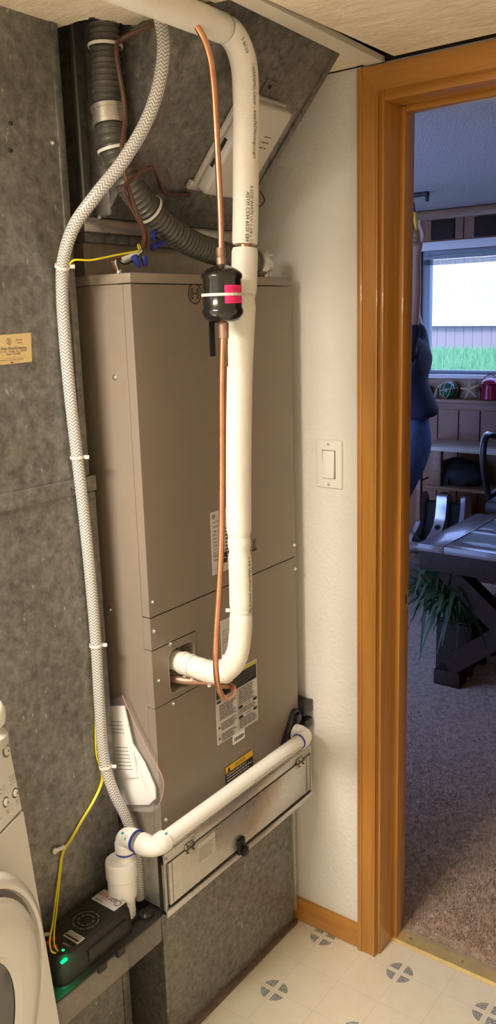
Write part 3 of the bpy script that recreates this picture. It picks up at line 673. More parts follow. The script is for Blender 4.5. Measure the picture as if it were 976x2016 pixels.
def tangent(P, i): return (P[min(i+1, len(P)-1)]-P[max(i-1, 0)]).normalized()
for (u, v) in ((210, 92), (232, 292), (290, 415)):
    i = near(fine, u, v); tie_ring(t, fine[i], tangent(fine, i), .029, .005)
i = near(fine, 222, 228); c = fine[i]
cl = MB().lathe([(.0275, -.016), (.031, -.016), (.031, -.009), (.0295, -.008), (.0295, .008), (.031, .009), (.031, .016), (.0275, .016), (.0275, -.016)], c, tangent(fine, i), 24, False).build('pipe_strap', 'galv_bright', t, label='bright metal strap')
MB().box(c.x+.028, c.x+.056, c.y+.004, c.y+.007, c.z-.013, c.z+.013, .001).build('strap_ear', 'galv_bright', cl)
e = fine[-1]
cf = MB().lathe([(.030, -.02), (.031, .0), (.024, .004), (.020, .03), (0, .03)], e, tangent(fine, len(fine)-1), 16).build('end_fitting', 'galv_bright', t)
m = MB(); q = at(518, 512, 1, .03); m.box(q.x-.008, q.x+.022, q.y-.012, q.y+.012, q.z+.008, q.z+.013, .001); m.box(q.x-.006, q.x+.020, q.y-.012, q.y+.012, q.z-.016, q.z-.011, .001); m.tube([q+V((.006, 0, -.02)), q+V((.006, 0, .018))], .0035, 8); m.tube([q+V((.016, 0, -.02)), q+V((.016, 0, .018))], .0035, 8); m.lathe([(.016, FT+.0005-q.z), (.016, -.018), (.01, -.015)], q+V((.004, 0, 0)), (0, 0, 1), 14); m.build('clamp_lugs', 'galv_bright', t)

# brown thermostat cables
def cable(pts, r, mat, name, label, n=8, cat='cable'):
    o = MB().tube(spl(pts, n), r, 8).build(name, mat); tag(o, label, cat); return o
b1 = [at(340, 35, 1, -.075), at(285, 55, 1, -.04), at(240, 78, 1, -.0), at(229, 105, 1, .0), at(246, 220, 1, .0), at(240, 310, 1, -.008), at(262, 400, 1, -.012), at(283, 455, 1, .0), at(281, 486, 1, .02)]
cable(b1, .0042, 'brown', 'thermostat_cable', 'brown cable running down along the grey conduit from the ceiling')
b2 = [sp_(.24, 1.868, .006), sp_(.16, 1.868, .012), at(300, 330, 1, -.005), at(262, 352, 1, -.012), at(243, 372, 1, -.012), at(256, 402, 1, -.010), at(272, 432, 1, -.006), at(291, 460, 1, .002), at(291, 488, 1, .02)]
cable(b2, .0038, 'brown', 'thermostat_cable', 'brown cable coming from the control box down to the blue wire nuts')
# thin wires and wire nuts
wr = thing('control_wires', 'bundle of thin coloured wires joined on top of the cabinet', 'wires', at(215, 532, 1, .05))
J = at(283, 492, 1, .03)
MB().lathe([(.009, 0), (.009, .003), (.0055, .004), (.0055, .010), (0, .010)], at(234, 537, 1, .05)+V((0, 0, -.004)), (0, 0, 1), 12).build('cable_bushing', 'steel', wr)
w0 = at(230, 532, 1, .05)
for k, (col, off) in enumerate((((.42, .02, .02), .004), ((.02, .16, .05), 0.), ((.75, .74, .70), -.004), ((.02, .02, .02), -.008))):
    MT['w%d' % k] = M('wire_insulation_%d' % k, col, .4)
    MB().tube(spl([w0+V((off*.3, off, 0)), w0+V((-.006, off, .016)), at(240, 512, 1, .05)+V((0, off, off)), at(262, 503, 1, .04)+V((0, off, off*.7)), J+V((-.006, off*.4, off*.5))], 6), .0016, 6).build('wire', 'w%d' % k, wr)
MB().tube(spl([at(241, 511, 1, .045), at(258, 504, 1, .038), at(270, 500, 1, .034)], 5), [.0045]*11, 8).build('cable_sheath', 'w2', wr)
for (u, v, du, dv) in ((263, 502, 10, 22), (282, 504, 4, 18), (297, 488, 26, -12), (297, 470, 8, -14)):
    a = at(u, v, 1, .02); b = at(u+du, v+dv, 1, .018); ax = (b-a)
    MB().lathe([(0, 0), (.0058, .001), (.0066, .004), (.0060, .010), (.0048, ax.length), (.003, ax.length+.002), (0, ax.length+.002)], a, ax, 10).build('wire_nut', 'blue', wr)
MB().lathe([(.0045, -.001), (.0058, -.001), (.0058, .001), (.0045, .001), (.0045, -.001)], at(274, 486, 1, .02), (.3, -.9, .2), 12, False).build('tie_loop', 'ywire', wr)

# ================================================================== insulated suction line
sl = [at(150, -60, 1, -.15), at(270, -15, 1, -.15), at(360, 16, 1, -.15), at(420, 38, 1, -.15), at(456, 68, 1, -.15), at(478, 118, 1, -.15), at(484, 190, 1, -.15), at(484, 300, 1, -.15), at(483, 420, 1, -.15), at(480, 560, 1, -.15), at(473, 700, 1, -.15), at(470, 860, 1, -.15), at(470, 1030, 1, -.15), at(473, 1130, 1, -.15), at(474, 1215, 1, -.148)]
zz0 = sl[4].z
for i in range(4): sl[i].z = min(sl[i].z, 2.094)
x0 = sl[-1].x
sl += [V((x0-.001, -.146, 1.02)), V((x0-.004, -.138, .975)), V((x0-.007, -.115, .940)), V((x0-.012, -.080, .928)), V((x0-.017, -.035, .932)), V((.080, .028, .937))]
P = []
for a, b in zip(spl(sl, 10), spl(sl, 10)[1:]):
    n = max(1, int((b-a).length/.006))
    for k in range(n): P.append(a+(b-a)*(k/n))
R = .0232; rs = [R]*len(P)
def pinch(u, v, depth, wid):
    i0 = near(P, u, v)
    for i in range(len(P)):
        dd = (P[i]-P[i0]).length
        rs[i] -= depth*math.exp(-(dd/wid)**2)
    return i0
pinch(489, 587, .0028, .010)
ib = near(P, 470, 1052)
for i in range(ib, len(P)): rs[i] = .0222
pinch(472, 1088, .0025, .007); i_t2 = pinch(474, 1203, .0030, .006)
for i in range(len(P)-26, len(P)): rs[i] -= .0015*(i-(len(P)-26))/26
rn = random.Random(4)
for i in range(near(P, 470, 1290), len(P)): rs[i] += .0008+.0005*math.sin(i*.9)
t = thing('suction_line', 'thick white foam insulated refrigerant pipe running from ceiling to port', 'pipe', V((.1, -.15, .93)))
i1 = near(P, 440, 55); i2 = near(P, 484, 482)
def seg(a, b, nm='insulation', grow=0.):
    rr_ = [rs[i]+grow for i in range(a, b+1)]
    rr_[0] -= .0016; rr_[-1] -= .0016
    return MB().tube(P[a:b+1], rr_, 28).build(nm, 'foam', t)
seg(0, i1, grow=.0004); seg(i1+1, i2); seg(i2+1, ib, grow=.0006); seg(ib, len(P)-1)
MB().tube(P[0:40:4]+P[40:len(P):6]+[P[-1]], .012, 10).build('inner_pipe', 'copper', t)
tie_ring(t, P[i_t2], tangent(P, i_t2), .0195, .006, .002, tail=-RGT)
for (u, v, dirv) in ((447, 1332, V((0, 0, 1))), (405, 1345, V((0, 0, -1))), (375, 1318, V((0, 0, -1))), (352, 1335, V((0, 0, -1)))):
    i = near(P, u, v); tie_ring(t, P[i], tangent(P, i), rs[i]+.0002, .007, .0016, tail=dirv)
# seam line and print along the insulation
def pipe_text(s, u, v, h, length, ang):
    i0 = near(P, u, v); vs, fs = text_geo(s); xa = min(q.x for q in vs); xb = max(q.x for q in vs); ym = max(q.y for q in vs)
    cum = [0]; 
    for i in range(i0, len(P)-1): cum.append(cum[-1]+(P[i+1]-P[i]).length)
    out = []
    for q in vs:
        s_ = (q.x-xa)/(xb-xa)*length; k = 0
        while k < len(cum)-2 and cum[k+1] < s_: k += 1
        f = (s_-cum[k])/max(1e-6, cum[k+1]-cum[k]); i = i0+k; c = P[i]+(P[i+1]-P[i])*f; tg = tangent(P, i); rad = rs[i]+.0007
        view = (CAM-c); view -= tg*view.dot(tg); view.normalize(); side = view.cross(tg).normalized()
        if side.dot(RGT) < 0: side = -side
        a = ang+(q.y/ym)*h/rad
        out.append(c+(view*math.cos(a)+side*math.sin(a))*rad)
    m = MB(); m.add(out, fs); m.build('insulation_print', 'ink', t, smooth=False)
pipe_text('! WARNING: Cancer - www.P65Warnings.ca.gov', 497, 128, .0068, .155, .58)
pipe_text('4 6520 WHITE UV 1-3/8 x 1/2', 492, 375, .0062, .10, .34); pipe_text('ASTM C534 6520 E84', 487, 378, .0062, .085, .04)
pipe_text('1-3/8 CELLUPOLY WHITE PE', 490, 1092, .0060, .11, .80); pipe_text('S 6520', 478, 55, .0055, .03, .35)

# ================================================================== copper liquid line and filter drier
YD = -.172
D0 = at(437, 519, 1, YD); D1 = at(437.5, 640, 1, YD)
DX = (D0.x+D1.x)/2
lq = [at(300, 8, 1, -.14), at(345, 22, 1, -.15), at(382, 45, 1, -.16), at(408, 95, 1, -.165), at(420, 165, 1, -.17), at(428, 300, 1, -.172), at(434, 430, 1, YD), V((DX, YD, D0.z))]
for q in lq[:2]: q.z = min(q.z, 2.092)
t = thing('liquid_line', 'bare copper refrigerant tube passing through the black filter drier', 'pipe', V((DX, YD, .9)))
MB().tube(spl(lq, 8), .0054, 12).build('upper_tube', 'copper', t)
lo = [V((DX, YD, D1.z+.003)), at(437, 760, 1, YD), at(437, 900, 1, YD), at(436, 1050, 1, -.178), at(432, 1150, 1, -.184), at(425, 1260, 1, -.188), at(425, 1320, 1, -.188), at(431, 1358, 1, -.178), at(443, 1376, 1, -.160), at(457, 1368, 1, -.135), at(458, 1352, 1, -.112), V((.112, -.085, .890)), V((.100, -.05, .894)), V((.080, -.02, .897)), V((.068, .028, .897))]
MB().tube(spl(lo, 8), .0054, 12).build('lower_tube', 'copper', t)
MB().tube([V((.093, -.04, .8952)), V((.086, -.028, .8965)), V((.080, -.02, .897)), V((.069, .022, .897))], [.0062, .0082, .0078, .0082], 12).build('flare_joint', 'solder', t)
m = MB(); m.lathe([(.0075, 0), (.0085, .012), (.0065, .016), (.0075, .018), (.0075, .03)], V((DX, YD, D0.z-.004)), (0, 0, 1), 14); m.build('brazed_joint', 'solder', t)
m = MB(); m.lathe([(.0062, -.075), (.0064, -.028), (.0088, -.026), (.0092, 0)], V((DX, YD, D1.z+.004)), (0, 0, 1), 14); m.build('brazed_joint', 'solder', t)
zt_, zb_ = D0.z-.001, D1.z+.003; H = zt_-zb_; rd = .0352
t = thing('filter_drier', 'glossy black filter drier canister strapped to the white pipe', 'filter drier', V((DX, YD, zb_)))
prof = [(.0095, 0), (.016, .001), (.026, .004), (.032, .009), (.0350, .014), (rd+.0010, .017), (rd+.0010, .023), (rd-.0008, .026), (rd-.0012, H-.026), (rd+.0008, H-.023), (rd+.0008, H-.018), (.0335, H-.014), (.024, H-.007), (.013, H-.003), (.0085, H), (0, H)]
MB().lathe([(0, 0)]+prof, V((DX, YD, zb_)), (0, 0, 1), 36).build('canister', 'drier', t)
# hanging black strap behind
q = V((DX-.008, YD+.02, zb_+.006)); MB().box(q.x-.008, q.x+.008, q.y-.001, q.y+.001, q.z-.062, q.z, .0004).build('hanging_strap', 'matblack', t)
# pink label wrapped round the side, and its print
va = math.atan2((CAM-V((DX, YD, 0))).y, (CAM-V((DX, YD, 0))).x)
def wrap(mb, a0, a1, z0, z1, r, n=8):
    for k in range(n):
        p, q_ = a0+(a1-a0)*k/n, a0+(a1-a0)*(k+1)/n
        mb.quad(*[V((DX+r*math.cos(a), YD+r*math.sin(a), z)) for a, z in ((p, z0), (q_, z0), (q_, z1), (p, z1))])
zm = zb_+H*.475
m = MB(); wrap(m, va+.12, va+1.25, zm-.014, zm+.016, rd-.0003, 12); lb = m.build('pink_label', 'pink', t, label='bright pink sealed label')
m = MB()
def drum_text(s, a0, z, h, wid):
    vs, fs = text_geo(s); xa = min(q.x for q in vs); xb = max(q.x for q in vs); ym = max(q.y for q in vs); r = rd+.0001
    m.add([V((DX+r*math.cos(a0+(q.x-xa)/(xb-xa)*wid/r), YD+r*math.sin(a0+(q.x-xa)/(xb-xa)*wid/r), z+q.y/ym*h)) for q in vs], fs)
drum_text('SEALED', va+.28, zm+.008, .005, .019); drum_text('DO NOT', va+.28, zm+.002, .004, .019); drum_text('OPEN', va+.40, zm-.005, .004, .014); drum_text('FACTORY', va+.28, zm-.012, .0045, .021)
m.build('label_print', 'redink', lb, smooth=False)
# tie strap round drier and pipe
pc = P[near(P, 489, 587)]; zc = zm+.001
hull = []
from mathutils import geometry as _g
pts2 = [(DX+(rd+.0009)*math.cos(k*.2), YD+(rd+.0009)*math.sin(k*.2)) for k in range(32)]+[(pc.x+.0212*math.cos(k*.2), pc.y+.0212*math.sin(k*.2)) for k in range(32)]
hv = [pts2[i] for i in _g.convex_hull_2d([V(p) for p in pts2])]
m = MB(); n = len(hv)
for i in range(n):
    (x0_, y0_), (x1_, y1_) = hv[i], hv[(i+1) % n]; m.quad((x0_, y0_, zc-.0024), (x1_, y1_, zc-.0024), (x1_, y1_, zc+.0024), (x0_, y0_, zc+.0024))
m.build('tie_strap', 'tie', t, label='white nylon tie strap')

# ================================================================== braided drain hose
YH = RY-.0135
hp = [at(303, -30, 1, -.085), at(312, 20, 1, -.09), at(322, 90, 1, -.10), at(312, 170, 1, -.095), at(285, 245, 1, -.075), at(240, 320, 1, -.045), at(188, 385, 1, -.01), at(146, 445, 1, .03), at(125, 510, 1, .07), at(122, 570, 1, YH), at(127, 660, 1, YH), at(138, 780, 1, YH), at(152, 900, 1, YH), at(167, 1030, 1, YH), at(179, 1150, 1, YH), at(189, 1270, 1, YH), at(196, 1390, 1, YH), at(204, 1490, 1, YH), at(222, 1555, 1, .074), at(246, 1605, 1, .06), at(263, 1650, 1, .05), at(270, 1700, 1, .045)]
hp.append(V((hp[-1].x, .045, .4145)))
HP = spl(hp, 8)
t = thing('drain_hose', 'clear braided vinyl hose running down the duct to the pump', 'hose', hp[-1])
MB().tube(HP, .0112, 16, False).build('hose', 'hose', t)
for (u, v) in ((123, 522), (153, 893), (188, 1270), (205, 1508)):
    i = near(HP, u, v); tie_ring(t, HP[i], tangent(HP, i), .0118, .005, .0016, tail=RGT)
# yellow signal wire
yp = [at(274, 494, 1, .02), at(230, 502, 1, .03), at(180, 512, 1, .04), at(142, 514, 1, .055), at(133, 545, 1, .085), at(130, 620, 1, RY-.004), at(138, 700, 1, RY-.004), at(138, 780, 1, RY-.003), at(143, 872, 1, RY-.003), at(142, 890, 1, RY-.003), at(147, 920, 1, RY-.003), at(168, 1060, 1, RY-.003), at(181, 1240, 1, RY-.003), at(187, 1380, 1, RY-.003), at(189, 1480, 1, RY-.003), at(199, 1515, 1, RY-.004), at(199, 1540, 1, RY-.003), at(184, 1575, 1, RY-.003), at(160, 1615, 1, RY-.003), at(140, 1650, 1, RY-.003), at(122, 1680, 1, RY-.003), at(115, 1730, 1, RY-.004), at(107, 1790, 1, .085), at(104, 1815, 1, .06), at(98, 1850, 1, .035), at(101, 1872, 1, .02), at(112, 1877, 1, .02)]
t = thing('signal_wire', 'thin yellow twin wire running beside the clear hose to the pump', 'wire', yp[-1])
MB().tube(spl(yp, 7), .0017, 6).build('strand', 'ywire', t)
yp2 = yp[14:22]+[at(109, 1790, 1, .083), at(104, 1830, 1, .05), at(104, 1860, 1, .03), at(113, 1876, 1, .02)]
MB().tube([p+V((.0022, -.0016, 0)) for p in spl(yp2, 7)], .0016, 6).build('strand', 'ywire', t)
q = at(121, 1668, 1, RY-.003); m = MB(); m.tube([q+V((.004, -.003, 0)), q+V((-.004, -.003, .001)), q+V((-.018, -.001, .003))], .004, 8); m.lathe([(.006, 0), (.006, .004), (0, .005)], q+V((-.018, 0, .003)), (0, -1, 0), 10); m.build('wire_clip', 'tie', t)

# ================================================================== pvc drain pipe
pz_, py_ = .606, -.0455
t = thing('pvc_drain_pipe', 'white plastic drain pipe slanting along the filter rack to the pump', 'pipe', (.2, py_, pz_))
rp_ = .0168; XE, XL = .482, -.062
MB().tube([(XL+.02, py_, pz_), (XE-.02, py_, pz_)], rp_, 24).build('pipe_run', 'pvc', t)
def elbow(c, da, db, name='elbow', r=.0215, l=.021):
    da, db = V(da), V(db); c = V(c); pts = [c+da*(l+.012), c+da*l*.95]
    for k in range(9):
        th = math.pi/2*k/8; rad = .016; cc_ = c+(da+db)*rad
        pts.append(cc_-db*rad*math.cos(th)-da*rad*math.sin(th))
    pts += [c+db*l*.95, c+db*(l+.012)]
    rr_ = [r]*len(pts); 
    for k in range(3, len(pts)-3): rr_[k] = r-.0015
    return MB().tube(pts, rr_, 24).build(name, 'pvc', t)
elbow((XE, py_, pz_), (-1, 0, 0), (0, 1, 0))
EY = .034
e2 = elbow((XL-.012, py_, pz_), (1, 0, 0), (0, 1, 0))
elbow((XL-.012, EY, pz_), (0, -1, 0), (0, 0, -1))
def pring(c, ax, mat='primer', r=rp_+.0022, w_=.003):
    MB().lathe([(r-.003, -w_/2), (r, -w_/2), (r+.0003, 0), (r, w_/2), (r-.003, w_/2), (r-.003, -w_/2)], c, ax, 24, False).build('primer_ring', mat, t)
pring((XE-.035, py_, pz_), (1, 0, 0)); pring((XL-.012, EY-.034, pz_), (0, 1, 0), r=.0222, w_=.004); pring((XL-.012, EY, pz_-.035), (0, 0, 1), r=.0205, w_=.006)
CX_, CY_ = XL-.012, EY
MB().tube([(CX_, CY_, pz_-.03), (CX_, CY_, .545)], rp_, 20).build('drop_pipe', 'pvc', t)
MB().lathe([(0, 0), (.024, 0), (.024, .045), (.0285, .048), (.0300, .060), (.0300, .092), (.0322, .094), (.0322, .126), (.0312, .130), (.029, .132), (0, .132)], (CX_-.006, CY_+.010, .4187), (0, 0, 1), 32).build('inlet_cap', 'pvc', t, label='wide white cap over the pump inlet')
for (u, v, w_, h_) in ((241, 1640, .006, .008), (247, 1652, .006, .004), (252, 1668, .01, .003), (327, 1641, .004, .006)):
    q = at(u, v, 1, (EY if u < 300 else py_)-.0222); MB().lathe([(.0025, 0), (.003, .0006), (0, .0008)], q, (-.5, -.8, .2), 8).build('cement_smear', 'teal', t)
m = MB()
def pvc_text(s, x, h, ang, wid):
    vs, fs = text_geo(s); xa = min(q.x for q in vs); xb = max(q.x for q in vs); ym = max(q.y for q in vs); r = rp_+.0003
    m.add([V((x+(q.x-xa)/(xb-xa)*wid, py_-r*math.cos(ang+q.y/ym*h/r), pz_+r*math.sin(ang+q.y/ym*h/r))) for q in vs], fs)
pvc_text('1 IN.  Genova  PVC-1120  SCH 40  ASTM D1785  450 PSI @ 73F  NSF-pw', .24, .0048, -.25, .19)
m.build('pipe_print', 'greyink', t, smooth=False)

# ================================================================== condensate pump
KX0, KX1, KY0, KY1, KZ0, KZ1 = -.316, -.022, -.018, .0965, .346, .412
t = thing('condensate_pump', 'black condensate pump with smoked clear tank hung on the duct', 'pump', ((KX0+KX1)/2, .03, KZ0))
MB().box(KX0+.004, KX1-.004, KY0+.004, KY1-.003, KZ0, KZ1, .010, 3).build('tank', 'tank', t, label='smoked clear plastic tank')
MB().box(KX0, KX1, KY0, KY1, KZ1, KZ1+.006, .002, 2).build('tank_lid', 'pumpblack', t)
hx0, hx1, hy0, hy1, hz = -.296, -.094, -.006, .088, .478
m = MB()
def hull_ring(g, z):
    x0, x1, y0, y1 = hx0+g, hx1-g, hy0+g, hy1-g*.5; out = []
    rr_ = .022
    for cx, cy, a0 in ((x1-rr_, y1-rr_, 0), (x0+rr_, y1-rr_, 90), (x0+rr_, y0+rr_, 180), (x1-rr_, y0+rr_, 270)):
        for k in range(7): a = math.radians(a0+15*k); out.append(V((cx+rr_*math.cos(a), cy+rr_*math.sin(a), z)))
    return out
ring_loft(m, [hull_ring(-.004, KZ1+.0055), hull_ring(0, KZ1+.008), hull_ring(.003, hz-.014), hull_ring(.006, hz-.005), hull_ring(.012, hz)])
hs = m.build('motor_cover', 'pumpblack', t, ang=30)
for k in range(8):
    a = k*math.pi/4; cc_ = V((-.186, .040, hz))
    mm = Matrix.Translation(cc_) @ Matrix.Rotation(a, 4, 'Z'); MB().box(.006, .031, -.0012, .0012, -.002, .0012, 0, 1, mm).build('grille_spoke', 'matblack', hs)
for r in (.010, .015, .020, .025, .030):
    MB().lathe([(r-.0009, -.001), (r-.0009, .0007), (r+.0009, .0007), (r+.0009, -.001), (r-.0009, -.001)], (-.186, .040, hz), (0, 0, 1), 28, False).build('grille_ring', 'gasket' if r in (.015, .025) else 'matblack', hs)
for k in range(3): MB().box(hx1-.030+.008*k, hx1-.027+.008*k, hy0+.012, hy0+.034, hz-.001, hz+.0005).build('vent_slit', 'matblack', hs)
MB().box(-.225, -.12, hy0-.003, hy0+.006, KZ1+.018, hz-.02, .003, 2).build('side_rib', 'pumpblack', hs)
# name plate, reading away from the viewer's left
np_ = MB().box(hx1-.042, hx1-.006, .012, .078, hz-.0008, hz+.0009, .0004).build('name_plate', 'label', hs, label='silver name plate reading ClearVue')
RY_, UX = V((0, 1, 0)), V((-1, 0, 0)); o = V((hx1-.014, .015, hz+.001))
m = MB(); put_text(m, 'Clear', o, RY_, UX, .0165, .034); put_text(m, 'CONDENSATE', o+UX*-.006, RY_, UX, .003, .026); put_text(m, 'PUMP', o+UX*.019+RY_*.038, RY_, UX, .006, .018); m.build('plate_print', 'ink', np_, smooth=False)
m = MB(); put_text(m, 'Vue', o+RY_*.035, RY_, UX, .0165, .025); m.build('plate_print_red', 'redink', np_, smooth=False)
pl2 = MB().box(-.241, -.222, .004, .044, hz-.0008, hz+.0009, .0004).build('small_plate', 'label', hs)
m = MB(); o = V((-.225, .006, hz+.001)); put_text(m, 'FLOATLESS', o, RY_, UX, .0075, .036); rect(m, o, RY_, UX, 0, .036, .009, .0135); m.build('plate_print', 'ink', pl2, smooth=False)
pn = MB().box(-.282, -.250, .006, .082, hz-.0008, hz+.0008, .0004).build('indicator_panel', 'screen', hs, label='dark indicator panel with red marks')
for i, (x, y, mt) in enumerate(((-.257, .072, 'label'), (-.273, .073, 'label'), (-.258, .052, 'redink'), (-.272, .052, 'redink'), (-.270, .034, 'redink'))):
    MB().lathe([(.0058, 0), (.0058, .0006), (0, .0007)], (x, y, hz+.0007), (0, 0, 1), 12).build('indicator_mark', mt, pn)
m = MB(); put_text(m, 'POWER', V((-.253, .010, hz+.001)), RY_, UX, .004, .018); m.build('panel_print', 'label', pn, smooth=False)
ledm = glow('green_led', (.0, .9, .20), 1.4)
MB().lathe([(.0028, 0), (.0028, .0012), (0, .0024)], (-.268, .013, hz+.0007), (0, 0, 1), 10).build('led', ledm, pn, label='lit green LED')
MB().box(-.286, -.272, hy0+.003, hy0+.008, hz-.010, hz-.006, .001).build('led_glow_strip', ledm, hs, label='added glowing strip painting the LED light on the cover')  # added emissive strip, stands in for the LED's glow on the cover corner
ld = bpy.data.lights.new('led_glow', 'SPOT'); ld.spot_size = 1.9; ld.spot_blend = .9; ld.energy = .16; ld.color = (.0, 1., .28); ld.shadow_soft_size = .003
lo_ = bpy.data.objects.new('led_glow', ld); COL.objects.link(lo_); lo_.parent = t; lo_.location = V((-.280, hy0-.006, hz+.010))-wloc(t); lo_.rotation_euler = V((.15, .12, -1)).to_track_quat('-Z', 'Y').to_euler()
MB().lathe([(.016, 0), (.016, .004), (.011, .010), (0, .012)], (-.052, .008, KZ1+.0058), (0, 0, 1), 20).build('lid_cap', 'black', t, label='round black cap')
MB().lathe([(.019, 0), (.019, .003), (.0125, .004), (.0125, .012), (.010, .012)], (hp[-1].x, .045, KZ1+.0058), (0, 0, 1), 20).build('hose_port', 'black', t)
MB().lathe([(.0305, 0), (.0305, .0045), (.0245, .0045), (.0245, 0), (.0305, 0)], (CX_-.006, CY_+.010, KZ1+.0058), (0, 0, 1), 24, False).build('inlet_collar', 'pumpblack', t)
for x in (-.30, -.16): MB().box(x, x+.03, KY1-.004, RY-.0008, KZ1-.01, KZ1+.030, .001).build('mounting_tab', 'pumpblack', t)
for x in (-.215, -.165): MB().box(x, x+.022, KY0-.004, KY0+.004, KZ1-.008, KZ1+.009, .002).build('lid_latch', 'pumpblack', t)
MB().tube(spl([at(112, 1877, 1, .02), at(118, 1872, 1, .022), V((-.292, .03, .445))], 5), .003, 8).build('wire_entry', 'matblack', t)

# ================================================================== bag of papers
def sx(u, v, x): return at(u, v, 0, x)
t = thing('document_bag', 'clear zip bag of folded white manuals stuck to the cabinet side', 'bag', sx(265, 1590, -.012))
def slab(pts, x, th, name, mat, label=None, bulge=.0):
    q = [sx(u, v, x) for u, v in pts]
    m = MB(); n = len(q); c = sum(q, V())/n
    a = [m.bm.verts.new(p) for p in q]; b = [m.bm.verts.new(V((p.x-th, p.y, p.z))) for p in q]; i_ = [m.bm.verts.new(V((p.x-th-bulge, p.y, p.z))+(c-p)*.3) for p in q]
    m.bm.faces.new(a[::-1])
    for k in range(n): m.bm.faces.new((a[k], a[(k+1) % n], b[(k+1) % n], b[k])); m.bm.faces.new((b[k], b[(k+1) % n], i_[(k+1) % n], i_[k]))
    m.bm.faces.new(i_); return m.build(name, mat, t, label=label, ang=50)
slab([(226, 1462), (262, 1463), (292, 1516), (308, 1552), (308, 1572), (296, 1582), (228, 1582)], -.002, .006, 'folded_manual', 'paper', bulge=.004)
slab([(207, 1390), (246, 1389), (264, 1470), (272, 1530), (222, 1531)], -.0125, .003, 'printed_sheet', 'paper', bulge=.001)
slab([(262, 1463), (285, 1500), (305, 1545), (308, 1570), (298, 1578), (276, 1520)], -.0125, .003, 'folded_sheet', 'paper', bulge=.002)
fm = slab([(203, 1378), (240, 1370), (262, 1420), (292, 1480), (319, 1528), (321, 1560), (311, 1590), (222, 1586)], -.0008, .020, 'plastic_film', 'film', 'clear plastic film', bulge=.003)
m = MB(); zp = [sx(u, v, -.0215) for u, v in ((241, 1370), (263, 1420), (293, 1480), (319, 1528), (321, 1560), (311, 1590))]; m.tube(spl(zp, 5), .0011, 6); m.build('zip_seam', M('pinkish_zip_seam', (.45, .25, .22), .4), t, label='pinkish zip seam')
m = MB(); rn = random.Random(9)
for i in range(14):
    v = 1420+i*7.2
    if 3 < i < 7: continue
    m.quad(*[sx(uu, vv, -.0170) for uu, vv in ((218+i*1.0, v), (240+i*1.6, v+1), (240+i*1.6, v+2.2), (218+i*1.0, v+1.2))])
m.build('sheet_print', 'greyink', t, smooth=False)

# ================================================================== washing machine
TH = math.radians(21.3); WC = V((-.344, -.010, 0))
UL = V((-math.cos(TH), -math.sin(TH), 0)); VI = V((-math.sin(TH), math.cos(TH), 0))     # leftwards along the face, inwards
WM = Matrix(((UL.x, VI.x, 0, WC.x), (UL.y, VI.y, 0, WC.y), (0, 0, 1, 0), (0, 0, 0, 1)))
t = thing('washing_machine', 'white front-loading washing machine with round door and button panel', 'washer', WC+UL*.34+VI*.3)
def face_v(z): return -.062*(.82-z)/.82*1.0 if z < .82 else .035*((z-.82)/.12)
WW = .68
prof = [(-.062, .02), (face_v(.2), .2), (face_v(.4), .4), (face_v(.6), .6), (0, .815), (.006, .815), (.006, .80), (.62, .80), (.62, .02)]
m = MB(); m.poly([WM @ V((0.0, a, b)) for a, b in [(-.062, .02), (-.047, .2), (-.032, .4), (-.017, .6), (-.001, .816), (.62, .816), (.62, .02)]], UL*WW); m.build('body', 'washer', t, smooth=False)
m = MB()
cpv = [(.0015, .8205), (.0135, .940), (.017, .953), (.028, .961), (.05, .963), (.62, .963), (.62, .8205)]
m.poly([WM @ V((0.0, a, b)) for a, b in cpv], UL*WW); pnl = m.build('control_panel', 'washer', t, ang=60)
MB().box(.002, WW-.002, .0035, .60, .8158, .8207, 0, 1, WM).build('panel_seam', 'gasket', t)
pnd = (V((0, .0120, .1195))).normalized(); pnn = V((0, -pnd.z, pnd.y))
def pan(x, s, out=0): return WM @ (V((x, .0015, .8205))+pnd*s+pnn*out)
def pdir(v): return (WM.to_3x3() @ V(v)).normalized()
def pix_pan(u, v):
    """panel coordinates (x from the right edge, s up the panel) of photograph pixel (u, v)"""
    o_ = pan(0, 0); n_ = pdir(pnn); dd = FWD+RGT*((u-488)/F)+UPV*((1008-v)/F); h_ = CAM+dd*((o_-CAM).dot(n_)/dd.dot(n_)); q = h_-o_
    return q.dot(UL), q.dot(pdir(pnd))
PR, PU = -UL, pdir(pnd)
for (u, v, r_) in ((12, 1478, .0108), (29.5, 1561, .0088), (11, 1579, .0088)):
    x, s = pix_pan(u, v); c = pan(x, s); n_ = pdir(pnn)
    bt = MB().lathe([(r_, 0), (r_, .0012), (r_*.72, .0012), (r_*.72, .0006)], c-n_*.0004, n_, 20).build('button_ring', 'gasket', pnl)
    MB().lathe([(r_*.72, 0), (r_*.70, .0032), (r_*.5, .0042), (0, .0044)], c-n_*.0004, n_, 18).build('button', 'washer', bt)
    m = MB(); rect(m, c+n_*.0046, PR, PU, -.0012, .0012, -.0016, .0016); m.build('button_mark', 'ink', bt, smooth=False)
m = MB(); n_ = pdir(pnn)
for (u, v) in ((18, 1530), (19.5, 1537), (21, 1545), (1, 1554), (2, 1562)):
    x, s = pix_pan(u, v); rect(m, pan(x, s, .0002), PR, PU, -.0008, .0008, -.0011, .0011)
m.build('indicator_dots', 'ink', pnl, smooth=False)
m = MB(); rn = random.Random(6)
for (u, v) in ((24, 1528), (25, 1534), (26, 1541), (8, 1455), (5, 1459), (33, 1577), (35, 1582), (14, 1597), (16, 1601), (6, 1549), (7, 1556), (1, 1612)):
    x, s = pix_pan(u, v); put_text(m, rn.choice(('Signal', 'Normal', 'Heavy', 'Start', 'Spin')), pan(x, s, .0002)-PR*.004, PR, PU, .0022, .009)
m.build('panel_print', 'greyink', pnl, smooth=False)
